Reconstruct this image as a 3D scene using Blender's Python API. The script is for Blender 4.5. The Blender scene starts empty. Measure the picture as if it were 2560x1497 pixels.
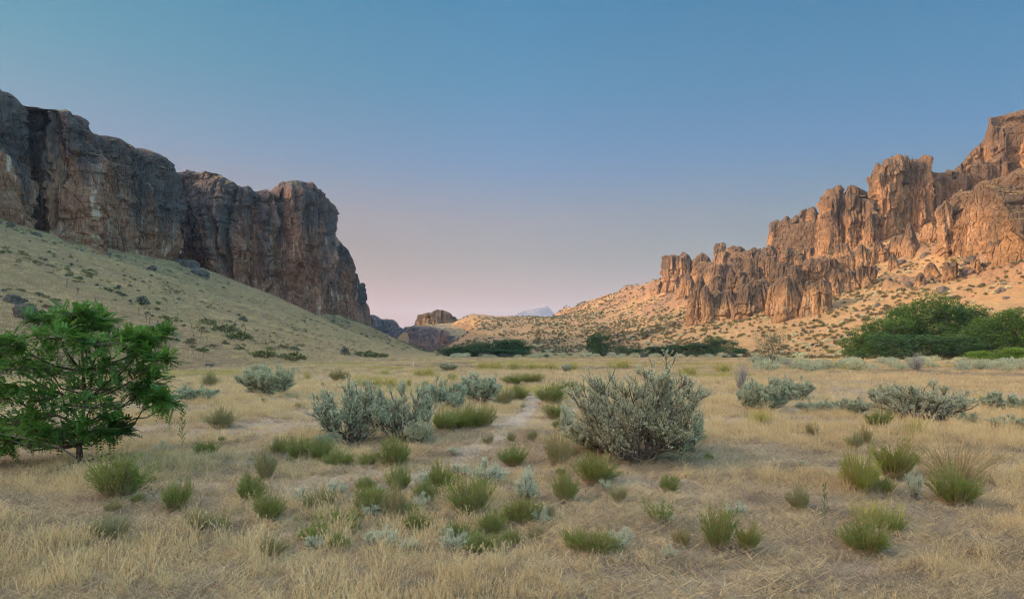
import bpy, math, random
import numpy as np
from mathutils import Vector

# ------------------------------------------------------------------ camera, sky, sun, exposure
C = bpy.context.scene
F, YH, EYE = 1828.0, 880.0, 1.7          # focal length and horizon row in pixels of the 2560 px wide photograph
cam = bpy.data.cameras.new("camera")
cam_o = bpy.data.objects.new("camera", cam)
C.collection.objects.link(cam_o)
cam.sensor_width = 36.0
cam.lens = 36.0 * F / 2560.0
cam.shift_y = (YH - 748.5) / 2560.0
cam.clip_start, cam.clip_end = 0.1, 40000
cam_o.location = (0, 0, EYE)
cam_o.rotation_euler = (math.radians(90), 0, 0)
C.camera = cam_o

SUN_EL = 19.0
SUN_DIR = Vector((-math.cos(math.radians(SUN_EL)), -0.10, math.sin(math.radians(SUN_EL)))).normalized()
sun = bpy.data.lights.new("sun", 'SUN')
sun.energy, sun.angle, sun.color = 0.42, math.radians(0.5), (1.0, 0.82, 0.56)
sun_o = bpy.data.objects.new("sun", sun)
C.collection.objects.link(sun_o)
sun_o.rotation_euler = SUN_DIR.to_track_quat('Z', 'Y').to_euler()

wd = bpy.data.worlds.new("World")
C.world = wd
wd.use_nodes = True
wt = wd.node_tree
wt.nodes.clear()
def wn(t, **k):
    n = wt.nodes.new(t)
    for a, b in k.items(): setattr(n, a, b)
    return n
SKY_STRENGTH = 0.15
wout = wn('ShaderNodeOutputWorld')
wbg = wn('ShaderNodeBackground'); wbg.inputs['Strength'].default_value = SKY_STRENGTH
sky = wn('ShaderNodeTexSky', sky_type='NISHITA', sun_disc=False)
sky.sun_elevation = math.radians(SUN_EL)
sky.sun_rotation = math.radians(-96)
sky.air_density, sky.dust_density, sky.ozone_density = 1.0, 0.8, 2.5
# evening band of dusty pink low over the horizon, fading upward, on top of the physical sky
wtc = wn('ShaderNodeTexCoord'); wsep = wn('ShaderNodeSeparateXYZ')
wt.links.new(wtc.outputs['Generated'], wsep.inputs[0])
ramp = wn('ShaderNodeValToRGB')
SKY_RAMP = [(0.0, (0.086, 0.039, 0.028)), (0.076, (0.086, 0.039, 0.028)), (0.125, (0.078, 0.047, 0.033)), (0.178, (0.088, 0.058, 0.048)), (0.254, (0.056, 0.07, 0.078)), (0.349, (0.032, 0.084, 0.088)), (0.426, (0.023, 0.089, 0.095)), (0.46, (0.023, 0.089, 0.095)), (0.62, (1.0, 0.8, 0.6)), (1.0, (1.0, 0.74, 0.5))]  # upper stops lie above the view, kept bright to fill the shade
el = ramp.color_ramp.elements
while len(el) < len(SKY_RAMP): el.new(0.5)
for e, (p, c) in zip(el, SKY_RAMP): e.position, e.color = p, (*c, 1)
wt.links.new(wsep.outputs['Z'], ramp.inputs[0])
# unseen sky behind the camera (y < 0) is left bright to fill the shade
wback = wn('ShaderNodeMapRange', interpolation_type='SMOOTHSTEP')
wt.links.new(wsep.outputs['Y'], wback.inputs[0])
wback.inputs[1].default_value, wback.inputs[2].default_value = -.35, .35
wmix = wn('ShaderNodeMix', data_type='RGBA')
wmix.inputs[6].default_value = (1.0, .80, .60, 1)
wt.links.new(wback.outputs[0], wmix.inputs[0]); wt.links.new(ramp.outputs[0], wmix.inputs[7])
wmul = wn('ShaderNodeMix', data_type='RGBA', blend_type='MULTIPLY')
wmul.inputs[0].default_value = 1.0
wt.links.new(sky.outputs[0], wmul.inputs[6]); wt.links.new(wmix.outputs[2], wmul.inputs[7])
# paler toward the set sun on the left, deeper blue away from it
wx = wn('ShaderNodeMapRange'); wx.inputs[1].default_value, wx.inputs[2].default_value = -.55, .55
wt.links.new(wsep.outputs['X'], wx.inputs[0])
rx = wn('ShaderNodeValToRGB')
ex = rx.color_ramp.elements; ex.new(.5)
for e, (p, c) in zip(ex, [(0, (1.0, .72, .58)), (.5, (.75, .78, .80)), (1, (.25, .53, .60))]): e.position, e.color = p, (*c, 1)
wt.links.new(wx.outputs[0], rx.inputs[0])
wxm = wn('ShaderNodeMix', data_type='RGBA', blend_type='MULTIPLY'); wxm.inputs[0].default_value = 1.0
wt.links.new(wmul.outputs[2], wxm.inputs[6]); wt.links.new(rx.outputs[0], wxm.inputs[7])
wt.links.new(wxm.outputs[2], wbg.inputs['Color'])
wt.links.new(wbg.outputs[0], wout.inputs['Surface'])

C.view_settings.view_transform = 'Standard'
C.view_settings.look = 'None'
C.view_settings.exposure = 3.7
C.view_settings.gamma = 1.0
C.render.engine = 'CYCLES'
C.cycles.use_denoising = True
C.cycles.denoising_prefilter = 'ACCURATE'
C.cycles.filter_width = 1.1
C.cycles.max_bounces = 6
C.cycles.diffuse_bounces = 3
C.cycles.transparent_max_bounces = 8

# ------------------------------------------------------------------ numpy helpers
rng = np.random.default_rng(7)

np.seterr(all='ignore')
def _hash(ix, iy, iz):
    h = (ix.astype(np.uint32) * np.uint32(374761393) + iy.astype(np.uint32) * np.uint32(668265263) + iz.astype(np.uint32) * np.uint32(2147483647 - 58))
    h = (h ^ (h >> np.uint32(13))) * np.uint32(1274126177)
    h = h ^ (h >> np.uint32(16))
    h = h * np.uint32(2246822519)
    return (h ^ (h >> np.uint32(15))).astype(np.float64) / 4294967295.0

def noise(x, y, z=0.0):
    """smooth value noise in -1..1"""
    x, y, z = np.broadcast_arrays(np.asarray(x, float), np.asarray(y, float), np.asarray(z, float))
    ix, iy, iz = np.floor(x).astype(np.int64), np.floor(y).astype(np.int64), np.floor(z).astype(np.int64)
    fx, fy, fz = x - ix, y - iy, z - iz
    fx, fy, fz = (t * t * t * (t * (t * 6 - 15) + 10) for t in (fx, fy, fz))
    r = 0
    for dx in (0, 1):
        for dy in (0, 1):
            for dz in (0, 1):
                w = (fx if dx else 1 - fx) * (fy if dy else 1 - fy) * (fz if dz else 1 - fz)
                r = r + w * _hash(ix + dx, iy + dy, iz + dz)
    return r * 2 - 1

def fbm(x, y, z=0.0, o=4, g=0.5):
    r, a, s = 0, 1.0, 1.0
    for i in range(o):
        r = r + a * noise(x * s + 17.3 * i, y * s - 9.1 * i, z * s + 3.7 * i)
        a *= g; s *= 2.03
    return r

def sstep(a, b, x):
    t = np.clip((x - a) / (b - a), 0, 1)
    return t * t * (3 - 2 * t)

def new_mesh(name, V, faces, mats, smooth=False, attrs=None, midx=None):
    """faces: list of int arrays (n,k)"""
    me = bpy.data.meshes.new(name)
    V = np.asarray(V, np.float32)
    me.vertices.add(len(V)); me.vertices.foreach_set('co', V.ravel())
    faces = [f for f in faces if len(f)]
    nl = sum(f.size for f in faces); nf = sum(len(f) for f in faces)
    me.loops.add(nl); me.polygons.add(nf)
    me.loops.foreach_set('vertex_index', np.concatenate([f.ravel() for f in faces]).astype(np.int32))
    tot = np.concatenate([np.full(len(f), f.shape[1], np.int32) for f in faces])
    st = np.concatenate([[0], np.cumsum(tot)[:-1]]).astype(np.int32)
    me.polygons.foreach_set('loop_start', st)
    me.polygons.foreach_set('loop_total', tot)
    if midx is not None: me.polygons.foreach_set('material_index', midx.astype(np.int32))
    me.update(calc_edges=True)
    me.polygons.foreach_set('use_smooth', np.full(nf, bool(smooth)))
    for k, a in (attrs or {}).items():
        at = me.attributes.new(k, 'FLOAT', 'POINT'); at.data.foreach_set('value', np.asarray(a, np.float32))
    for m in (mats if isinstance(mats, (list, tuple)) else [mats]): me.materials.append(m)
    return me

def link(name, me, parent=None, loc=(0, 0, 0), **props):
    o = bpy.data.objects.new(name, me)
    C.collection.objects.link(o)
    o.location = loc
    if parent: o.parent = parent
    for k, v in props.items(): o[k] = v
    return o

def thing(name, loc, label, cat, group=None, rz=0.0, sc=1.0):
    o = bpy.data.objects.new(name, None)
    C.collection.objects.link(o)
    o.empty_display_size = 0.2
    o.location = loc; o.rotation_euler = (0, 0, rz)
    o.scale = (sc, sc, sc) if isinstance(sc, (int, float)) else sc
    o['label'] = label; o['category'] = cat
    if group: o['group'] = group
    return o

def grid_faces(nu, nv, wrap=False):
    u = np.arange(nu if wrap else nu - 1); v = np.arange(nv - 1)
    U, W = np.meshgrid(u, v, indexing='ij')
    U2 = (U + 1) % nu
    return np.stack([U * nv + W, U2 * nv + W, U2 * nv + W + 1, U * nv + W + 1], -1).reshape(-1, 4)

def norm(a):
    return a / np.maximum(np.linalg.norm(a, axis=-1, keepdims=True), 1e-9)

def leaf_quads(P, D, L, Wd, r, twist=None):
    """diamond leaves: base P, direction D, length L, width Wd"""
    n = len(P)
    D = norm(D)
    R = norm(r.normal(size=(n, 3)))
    S = norm(np.cross(D, R))
    L = np.broadcast_to(L, (n,))[:, None]; Wd = np.broadcast_to(Wd, (n,))[:, None]
    N = np.cross(S, D)
    mid = P + D * L * 0.5 + N * L * 0.06
    V = np.stack([P, mid + S * Wd * .5, P + D * L, mid - S * Wd * .5], 1).reshape(-1, 3)
    Fc = np.arange(4 * n).reshape(n, 4)
    return V, Fc

def tubes(PL, RAD, sides=4):
    """PL (n,k,3) polylines, RAD (n,k)"""
    n, k, _ = PL.shape
    T = np.gradient(PL, axis=1); T = norm(T)
    ref = np.where(np.abs(T[..., 2:3]) > .9, np.array([1., 0, 0]), np.array([0, 0, 1.]))
    A = norm(np.cross(T, ref)); B = np.cross(T, A)
    ang = np.arange(sides) / sides * 2 * np.pi
    ring = PL[:, :, None, :] + RAD[:, :, None, None] * (A[:, :, None, :] * np.cos(ang)[None, None, :, None] + B[:, :, None, :] * np.sin(ang)[None, None, :, None])
    V = ring.reshape(-1, 3)
    i, j, s = np.meshgrid(np.arange(n), np.arange(k - 1), np.arange(sides), indexing='ij')
    s2 = (s + 1) % sides
    b = (i * k + j) * sides; b2 = (i * k + j + 1) * sides
    return V, np.stack([b + s, b + s2, b2 + s2, b2 + s], -1).reshape(-1, 4)

def join(parts):
    Vs, Fs, o = [], [], 0
    for V, f in parts:
        Vs.append(V); Fs.append(f + o); o += len(V)
    return np.concatenate(Vs), np.concatenate(Fs)

# ------------------------------------------------------------------ materials
def mat(name):
    m = bpy.data.materials.new(name); m.use_nodes = True
    t = m.node_tree; t.nodes.clear()
    return m, t

class NB:
    def __init__(s, t): s.t = t
    def n(s, ty, **k):
        n = s.t.nodes.new(ty)
        for a, b in k.items(): setattr(n, a, b)
        return n
    def l(s, a, b): s.t.links.new(a, b)
    def pos(s, scale=(1, 1, 1)):
        g = s.n('ShaderNodeNewGeometry'); m = s.n('ShaderNodeVectorMath', operation='MULTIPLY')
        s.l(g.outputs['Position'], m.inputs[0]); m.inputs[1].default_value = scale
        return m.outputs[0]
    def noise(s, vec, scale, detail=6, rough=.6, dist=0.0):
        x = s.n('ShaderNodeTexNoise'); s.l(vec, x.inputs['Vector'])
        x.inputs['Scale'].default_value = scale; x.inputs['Detail'].default_value = detail
        x.inputs['Roughness'].default_value = rough; x.inputs['Distortion'].default_value = dist
        return x.outputs['Fac']
    def ramp(s, v, a, b):
        m = s.n('ShaderNodeMapRange', interpolation_type='SMOOTHSTEP'); s.l(v, m.inputs[0])
        m.inputs[1].default_value = a; m.inputs[2].default_value = b
        return m.outputs[0]
    def mul(s, a, b):
        m = s.n('ShaderNodeMath', operation='MULTIPLY')
        for i, v in enumerate((a, b)):
            if isinstance(v, (int, float)): m.inputs[i].default_value = v
            else: s.l(v, m.inputs[i])
        return m.outputs[0]
    def mix(s, f, a, b):
        m = s.n('ShaderNodeMix', data_type='RGBA')
        if isinstance(f, (int, float)): m.inputs[0].default_value = f
        else: s.l(f, m.inputs[0])
        for i, v in ((6, a), (7, b)):
            if isinstance(v, tuple): m.inputs[i].default_value = (*v, 1)
            else: s.l(v, m.inputs[i])
        return m.outputs[2]
    def attr(s, name):
        a = s.n('ShaderNodeAttribute', attribute_name=name); return a.outputs['Fac']
    def out(s, col, rough=.9, bump=None, bstr=.5, bdist=.1, transl=0.0):
        o = s.n('ShaderNodeOutputMaterial')
        p = s.n('ShaderNodeBsdfPrincipled')
        p.inputs['Roughness'].default_value = rough
        p.inputs['Specular IOR Level'].default_value = .2
        if isinstance(col, tuple): p.inputs['Base Color'].default_value = (*col, 1)
        else: s.l(col, p.inputs['Base Color'])
        if bump is not None:
            b = s.n('ShaderNodeBump'); b.inputs['Strength'].default_value = bstr; b.inputs['Distance'].default_value = bdist
            s.l(bump, b.inputs['Height']); s.l(b.outputs[0], p.inputs['Normal'])
        sh = p.outputs[0]
        if transl > 0:
            tr = s.n('ShaderNodeBsdfTranslucent')
            if isinstance(col, tuple): tr.inputs['Color'].default_value = (*col, 1)
            else: s.l(col, tr.inputs['Color'])
            mx = s.n('ShaderNodeMixShader'); mx.inputs[0].default_value = transl
            s.l(p.outputs[0], mx.inputs[1]); s.l(tr.outputs[0], mx.inputs[2]); sh = mx.outputs[0]
        s.l(sh, o.inputs['Surface'])

def leaf_mat(name, c1, c2, transl=.25, rough=.7, c3=None):
    m, t = mat(name); b = NB(t)
    f = b.attr('tint')
    col = b.mix(f, c1, c2)
    oi = b.n('ShaderNodeObjectInfo')
    if c3: col = b.mix(b.mul(oi.outputs['Random'], .55), col, c3)
    b.out(col, rough, transl=transl)
    return m

def bark_mat(name, c1, c2, sc=30):
    m, t = mat(name); b = NB(t)
    n = b.noise(b.pos((1, 1, .3)), sc)
    b.out(b.mix(b.ramp(n, .35, .65), c1, c2), .95, bump=n, bstr=.6, bdist=.01)
    return m

def rock_mat(name, red, dark, pale, lichen, grass, scale=1.0, pale_amt=.6, dark_hi=.62):
    m, t = mat(name); b = NB(t)
    P = b.pos()
    Pv = b.pos((1, 1, .22))
    n1 = b.noise(Pv, .045 * scale, 7, .62, .4)
    n2 = b.noise(Pv, .16 * scale, 7, .65, .3)
    n3 = b.noise(P, .5 * scale, 8, .7)
    n4 = b.noise(b.pos((1, 1, .07)), .35 * scale, 6, .65, .2)
    n5 = b.noise(b.pos((.4, .4, 1)), .3 * scale, 6, .65, .3)
    h = b.attr('hfrac')
    red2 = tuple(x * .62 for x in red)
    col = b.mix(b.ramp(n3, .35, .65), red, red2)
    col = b.mix(b.mul(b.ramp(n4, .54, .70), pale_amt), col, pale)
    # dark varnish: more toward the top and in bands
    add = b.n('ShaderNodeMath', operation='MULTIPLY_ADD'); b.l(h, add.inputs[0]); add.inputs[1].default_value = .38; b.l(n1, add.inputs[2])
    col = b.mix(b.mul(b.ramp(add.outputs[0], dark_hi - .06, dark_hi + .12), .9), col, dark)
    col = b.mix(b.mul(b.ramp(n2, .57, .70), .8), col, dark)
    col = b.mix(b.mul(b.ramp(n5, .60, .74), .55), col, lichen)
    # cracks darker rock
    vo = b.n('ShaderNodeTexVoronoi', feature='DISTANCE_TO_EDGE'); b.l(b.pos((1, 1, .35)), vo.inputs['Vector']); vo.inputs['Scale'].default_value = .45 * scale
    # ledges with dry grass
    g = b.n('ShaderNodeNewGeometry'); sp = b.n('ShaderNodeSeparateXYZ'); b.l(g.outputs['Normal'], sp.inputs[0])
    ad2 = b.n('ShaderNodeMath', operation='MULTIPLY_ADD'); b.l(n3, ad2.inputs[0]); ad2.inputs[1].default_value = .35; b.l(sp.outputs['Z'], ad2.inputs[2])
    col = b.mix(b.ramp(ad2.outputs[0], .93, 1.08), col, b.mix(b.ramp(n2, .4, .6), grass, tuple(x * .6 for x in grass)))
    bn = b.n('ShaderNodeMath', operation='ADD'); b.l(n3, bn.inputs[0]); b.l(b.mul(b.ramp(vo.outputs['Distance'], 0, .12), .35), bn.inputs[1])
    b.out(col, .95, bump=bn.outputs[0], bstr=1.0, bdist=1.1 / scale)
    return m

def terrain_mat():
    m, t = mat('terrain'); b = NB(t)
    P = b.pos(); g = b.n('ShaderNodeNewGeometry')
    sp = b.n('ShaderNodeSeparateXYZ'); b.l(g.outputs['Position'], sp.inputs[0])
    sn = b.n('ShaderNodeSeparateXYZ'); b.l(g.outputs['Normal'], sn.inputs[0])
    big = b.noise(P, .018, 5, .6); mid = b.noise(P, .16, 6, .65); fine = b.noise(P, 1.3, 6, .7); gr = b.noise(P, 14, 6, .75)
    vf = b.noise(P, 60, 4, .8)
    straw = b.mix(b.ramp(mid, .35, .68), (.245, .155, .073), (.18, .112, .052))
    straw = b.mix(b.mul(b.ramp(fine, .45, .7), .5), straw, (.19, .135, .07))
    straw = b.mix(b.mul(b.ramp(big, .52, .66), .45), straw, (.19, .165, .065))
    soil = b.mix(b.ramp(gr, .35, .65), (.44, .33, .21), (.29, .205, .125))
    soil = b.mix(b.ramp(vf, .55, .72), soil, (.52, .41, .27))
    flat = b.attr('near')
    col = b.mix(flat, straw, soil)
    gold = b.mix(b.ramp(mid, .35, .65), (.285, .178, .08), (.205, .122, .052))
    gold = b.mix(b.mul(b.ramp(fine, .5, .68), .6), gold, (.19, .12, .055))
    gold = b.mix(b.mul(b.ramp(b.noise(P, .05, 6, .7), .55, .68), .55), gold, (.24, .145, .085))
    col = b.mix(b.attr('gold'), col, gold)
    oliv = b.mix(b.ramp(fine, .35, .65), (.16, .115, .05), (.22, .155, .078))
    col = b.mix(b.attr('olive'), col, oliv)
    rock = b.mix(b.ramp(fine, .4, .6), (.24, .135, .07), (.11, .07, .042))
    rk = b.n('ShaderNodeMath', operation='ADD'); b.l(b.ramp(sn.outputs['Z'], .70, .50), rk.inputs[0]); b.l(b.attr('rocky'), rk.inputs[1]); rk.use_clamp = True
    col = b.mix(rk.outputs[0], col, rock)
    ad = b.n('ShaderNodeMath', operation='ADD'); b.l(fine, ad.inputs[0]); b.l(b.mul(gr, .12), ad.inputs[1])
    b.out(col, .95, bump=ad.outputs[0], bstr=.7, bdist=.25)
    return m

def path_mat():
    m, t = mat('trail_dirt'); b = NB(t)
    P = b.pos(); a = b.noise(P, 2.2, 6, .65); c = b.noise(P, 30, 6, .75); d = b.noise(b.pos((1, .5, 1)), 90, 3, .7)
    col = b.mix(b.ramp(a, .35, .65), (.46, .365, .26), (.37, .28, .19))
    col = b.mix(b.mul(b.ramp(c, .5, .68), .7), col, (.26, .20, .145))
    col = b.mix(b.mul(b.ramp(d, .58, .7), .6), col, (.52, .43, .30))
    b.out(col, .95, bump=c, bstr=.8, bdist=.02)
    return m

def grass_mat(name, c1, c2, c3):
    m, t = mat(name); b = NB(t)
    oi = b.n('ShaderNodeObjectInfo')
    n = b.noise(b.pos(), .35, 4, .6)
    col = b.mix(b.ramp(n, .4, .62), c1, c2)
    col = b.mix(b.mul(oi.outputs['Random'], .5), col, c3)
    col = b.mix(b.mul(b.attr('tint'), .45), col, tuple(x * 1.35 for x in c1))
    b.out(col, .85, transl=.25)
    return m

M = {}
M['terrain'] = terrain_mat()
M['path'] = path_mat()
M['rock_shade'] = rock_mat('cliff_rock', (.32, .145, .085), (.055, .05, .052), (.52, .39, .31), (.17, .125, .025), (.21, .165, .065), 1.0, .9, .695)
M['rock_gold'] = rock_mat('ridge_rock', (.25, .145, .072), (.075, .052, .034), (.40, .27, .155), (.145, .11, .03), (.30, .20, .085), .9, .6, .68)
M['rock_far'] = rock_mat('gorge_rock', (.20, .13, .10), (.08, .075, .08), (.34, .25, .19), (.16, .13, .06), (.34, .25, .13), .6, .4, .70)
M['boulder'] = rock_mat('boulder_rock', (.13, .105, .09), (.06, .06, .06), (.24, .21, .19), (.14, .12, .05), (.16, .13, .09), 12, .5, .7)
M['peak'] = rock_mat('hazy_peak_rock', (.075, .078, .10), (.05, .055, .075), (.12, .12, .14), (.07, .07, .08), (.09, .09, .10), .02, .3, .9)  # blue of the distant haze is put into the rock colour
M['sage'] = leaf_mat('sage_leaf', (.37, .36, .205), (.58, .56, .36), .25, c3=(.38, .41, .26))
M['sage_blue'] = leaf_mat('blue_sage_leaf', (.32, .345, .215), (.52, .54, .36), .2, c3=(.36, .40, .26))
M['sage_pale'] = leaf_mat('silver_sage_leaf', (.44, .44, .28), (.62, .62, .44), .2, c3=(.46, .48, .33))
M['sage_wood'] = bark_mat('sage_wood', (.085, .062, .048), (.19, .155, .125))
M['rabbit'] = leaf_mat('rabbitbrush_leaf', (.075, .150, .012), (.21, .33, .03), .3, c3=(.16, .22, .02))
M['rabbit_yellow'] = leaf_mat('yellow_rabbitbrush_leaf', (.25, .29, .025), (.42, .45, .06), .3, c3=(.28, .35, .04))
M['rabbit_dull'] = leaf_mat('dusty_rabbitbrush_leaf', (.15, .175, .05), (.28, .30, .11), .25, c3=(.19, .23, .07))
M['rabbit_stem'] = leaf_mat('dry_stem', (.26, .18, .085), (.44, .33, .17), .1)
M['weed'] = leaf_mat('weed_leaf', (.055, .12, .025), (.12, .2, .05), .25)
M['locust'] = leaf_mat('locust_leaf', (.036, .11, .020), (.15, .29, .05), .4, .5)
M['bark'] = bark_mat('bark', (.05, .035, .025), (.12, .09, .065))
M['dead_wood'] = bark_mat('dead_wood', (.16, .14, .125), (.30, .27, .25))
M['tree_green'] = leaf_mat('cottonwood_leaf', (.025, .068, .012), (.088, .16, .026), .3, c3=(.055, .10, .015))
M['tree_dark'] = leaf_mat('willow_leaf', (.028, .065, .020), (.065, .125, .034), .25, c3=(.035, .085, .025))
M['tree_grey'] = leaf_mat('grey_tree_leaf', (.10, .115, .06), (.18, .19, .11), .2)
M['lime'] = leaf_mat('lime_leaf', (.09, .16, .018), (.16, .25, .03), .25)
M['shrub_far'] = leaf_mat('hill_shrub_leaf', (.10, .085, .04), (.19, .155, .075), .1, c3=(.16, .12, .055))
M['shrub_olive'] = leaf_mat('olive_shrub_leaf', (.09, .10, .03), (.19, .19, .07), .1, c3=(.13, .12, .05))
M['shrub_dark'] = leaf_mat('dark_shrub_leaf', (.035, .05, .035), (.08, .10, .075), .1)
M['dry'] = grass_mat('dry_grass', (.66, .50, .255), (.54, .395, .195), (.37, .255, .125))
M['dry2'] = grass_mat('brown_grass', (.46, .345, .20), (.36, .26, .15), (.25, .175, .105))
M['yellow_grass'] = grass_mat('yellow_grass', (.44, .36, .10), (.34, .30, .085), (.25, .24, .06))
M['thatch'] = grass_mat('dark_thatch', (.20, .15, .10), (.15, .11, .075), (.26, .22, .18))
M['stalk'] = bark_mat('dry_stalk', (.10, .065, .04), (.17, .11, .07))
M['post'] = bark_mat('post_wood', (.45, .41, .35), (.58, .54, .47))

# ------------------------------------------------------------------ ground heights
def W(px, py, d):
    return np.array([(px - 1280) / F * d, d, EYE - (py - YH) / F * d])

L_BASE = [(-400 * 0 - 147, -600, 40), (-147, 0, 40), (-147, 150, 40)] + [tuple(W(*a)) for a in
          [(0, 552, 212), (180, 604, 250), (420, 655, 300), (490, 668, 332), (640, 742, 362), (740, 792, 387), (835, 788, 410), (917, 810, 474)]] + [(-92, 520, 12), (-90, 570, 4), (-90, 620, 0), (-90, 2000, 0)]
R_BASE = [(240, -600, 52), (236, 0, 52), (234, 250, 52)] + [tuple(W(*a)) for a in
          [(2560, 600, 330), (2300, 600, 405), (2200, 580, 450), (2050, 632, 515), (1930, 655, 565), (1800, 690, 630), (1660, 702, 700)]] + [(118, 750, 62), (92, 810, 50), (60, 900, 40), (60, 2000, 30)]
L_BASE, R_BASE = np.array(L_BASE), np.array(R_BASE)
L_TOE = np.array([(-30, -600), (-30, 0), (-33, 50), (-31, 90), (-36, 200), (-42, 300), (-46, 400), (-48, 480), (-50, 600), (-50, 2000)])
R_TOE = np.array([(125, -600), (122, 0), (113, 120), (103, 170), (78, 240), (45, 300), (25, 400), (25, 600), (25, 2000)])

def rocky_mask(x, y, s):
    return sstep(.02, .30, fbm(x / 38, y / 30, 5.1, 4) + .35 * sstep(.5, .95, s) - .12) * sstep(.40, .62, s) * sstep(1.25, 1.05, s)

def height(x, y):
    x = np.asarray(x, float); y = np.asarray(y, float)
    lw = 5 * noise(y / 60, x / 90, 3.3)
    xt = np.interp(y, L_TOE[:, 1], L_TOE[:, 0]); xb = np.interp(y, L_BASE[:, 1], L_BASE[:, 0]); zb = np.interp(y, L_BASE[:, 1], L_BASE[:, 2])
    s = np.clip((xt - x) / (xt - xb), 0, None)
    zl = np.where(s <= 1, zb * np.minimum(s, 1) ** 1.12, zb + np.clip(s - 1, 0, 1.2) * 10)
    zl = zl + sstep(.05, .5, s) * sstep(1.1, .8, s) * (1.3 * fbm(x / 26, y / 26, 1.1, 3) + .22 * fbm(x / 3.1, y / 3.1, 5, 3)) * sstep(0, 8, zb)
    xt = np.interp(y, R_TOE[:, 1], R_TOE[:, 0]); xb = np.interp(y, R_BASE[:, 1], R_BASE[:, 0]); zb = np.interp(y, R_BASE[:, 1], R_BASE[:, 2])
    s = np.clip((x - xt) / (xb - xt), 0, None)
    zr = np.where(s <= 1, zb * np.minimum(s, 1) ** 1.3, zb + np.clip(s - 1, 0, 1.5) * 18)
    gul = fbm(y / 34 + x / 160, x / 120, 2.2, 3)
    zr = zr + sstep(.08, .6, s) * (3.4 * np.abs(gul) - 1.2 + 1.1 * fbm(x / 17, y / 17, 4.4, 3) + .25 * fbm(x / 4, y / 4, 2, 3))
    cr = rocky_mask(x, y, s)
    zr = zr + cr * (5.5 * np.abs(fbm(x / 13, y / 13, 7.7, 4)) + 1.5 * np.abs(noise(x / 3.2, y / 3.2, 3)) - .6)
    zr = np.maximum(zr, 0)
    zf = 41 * sstep(360, 830, y) * sstep(-22, 22, x - np.interp(y, [600, 765, 815, 2000], [-44, -46, -130, -130])) * (1 - .6 * sstep(900, 1600, y)) * (1 - .24 * sstep(-42, -72, x))
    zf = zf + sstep(420, 600, y) * sstep(-100, -60, x) * (2.6 * fbm(x / 55, y / 75, 8.8, 4))
    zf = np.maximum(zf, 0)
    p = 3.0
    z = (np.maximum(zl, 0) ** p + zr ** p + zf ** p) ** (1 / p)
    r = np.hypot(x, y)
    z = z + .10 * fbm(x / 7.0, y / 7.0, 0, 3) * sstep(0, 6, r) + .035 * fbm(x / 1.1, y / 1.1, 9, 3) * sstep(80, 30, r)
    return z

def hit(px, py, lo=2.0, hi=2500.0):
    """point of the ground seen at a pixel"""
    d = np.geomspace(lo, hi, 3000)
    x = (px - 1280) / F * d; zr = EYE - (py - YH) / F * d
    dz = zr - height(x, d)
    i = np.argmax(dz < 0)
    if not (dz < 0).any():
        q = dz / d; q[d > 800] = 9; dd = d[np.argmin(q)]
    elif i > 0:
        t = dz[i - 1] / (dz[i - 1] - dz[i] + 1e-9); dd = d[i - 1] + t * (d[i] - d[i - 1])
    else: dd = d[0]
    xx = (px - 1280) / F * dd
    return np.array([xx, dd, float(height(xx, dd))])

# bare trail and sandy patches, walked in from the photograph's foreground
TRAIL_PX = [(1330, 958, .45), (1338, 985, .55), (1322, 1020, .55), (1292, 1055, .62), (1256, 1088, .66), (1215, 1118, .62), (1140, 1158, .55), (1040, 1200, .5), (950, 1236, .45), (860, 1262, .3)]
TRAIL = np.array([[(a - 1280) / F * (EYE * F / (b - YH)), EYE * F / (b - YH), w] for a, b, w in TRAIL_PX])
PATCH_PX = [(1750, 1215, 1.6, .55), (1950, 1235, 1.5, .5), (1600, 1190, .9, .5), (1020, 1215, .8, .5), (900, 1225, .6, .4), (680, 1320, .7, .4), (2350, 1260, 1.0, .4), (1230, 1120, .5, 1.2)]
PATCH = np.array([[(a - 1280) / F * (EYE * F / (b - YH)), EYE * F / (b - YH), rx, ry] for a, b, rx, ry in PATCH_PX])

def trail_dist(x, y):
    best = np.full(np.shape(x), 1e9)
    for (x0, y0, w0), (x1, y1, w1) in zip(TRAIL[:-1], TRAIL[1:]):
        dx, dy = x1 - x0, y1 - y0
        t = np.clip(((x - x0) * dx + (y - y0) * dy) / (dx * dx + dy * dy), 0, 1)
        d = np.hypot(x - x0 - t * dx, y - y0 - t * dy) / ((w0 + t * (w1 - w0)) * .5)
        best = np.minimum(best, d)
    return best

def bare(x, y):
    b = sstep(1.5, .8, trail_dist(x, y) + .5 * noise(x * 2.3, y * 2.3, 4))
    for px, py, rx, ry in PATCH:
        q = np.hypot((x - px) / rx, (y - py) / ry) + .45 * noise(x * 1.7, y * 1.7, 8)
        b = np.maximum(b, .85 * sstep(1.25, .7, q))
    return b

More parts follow.
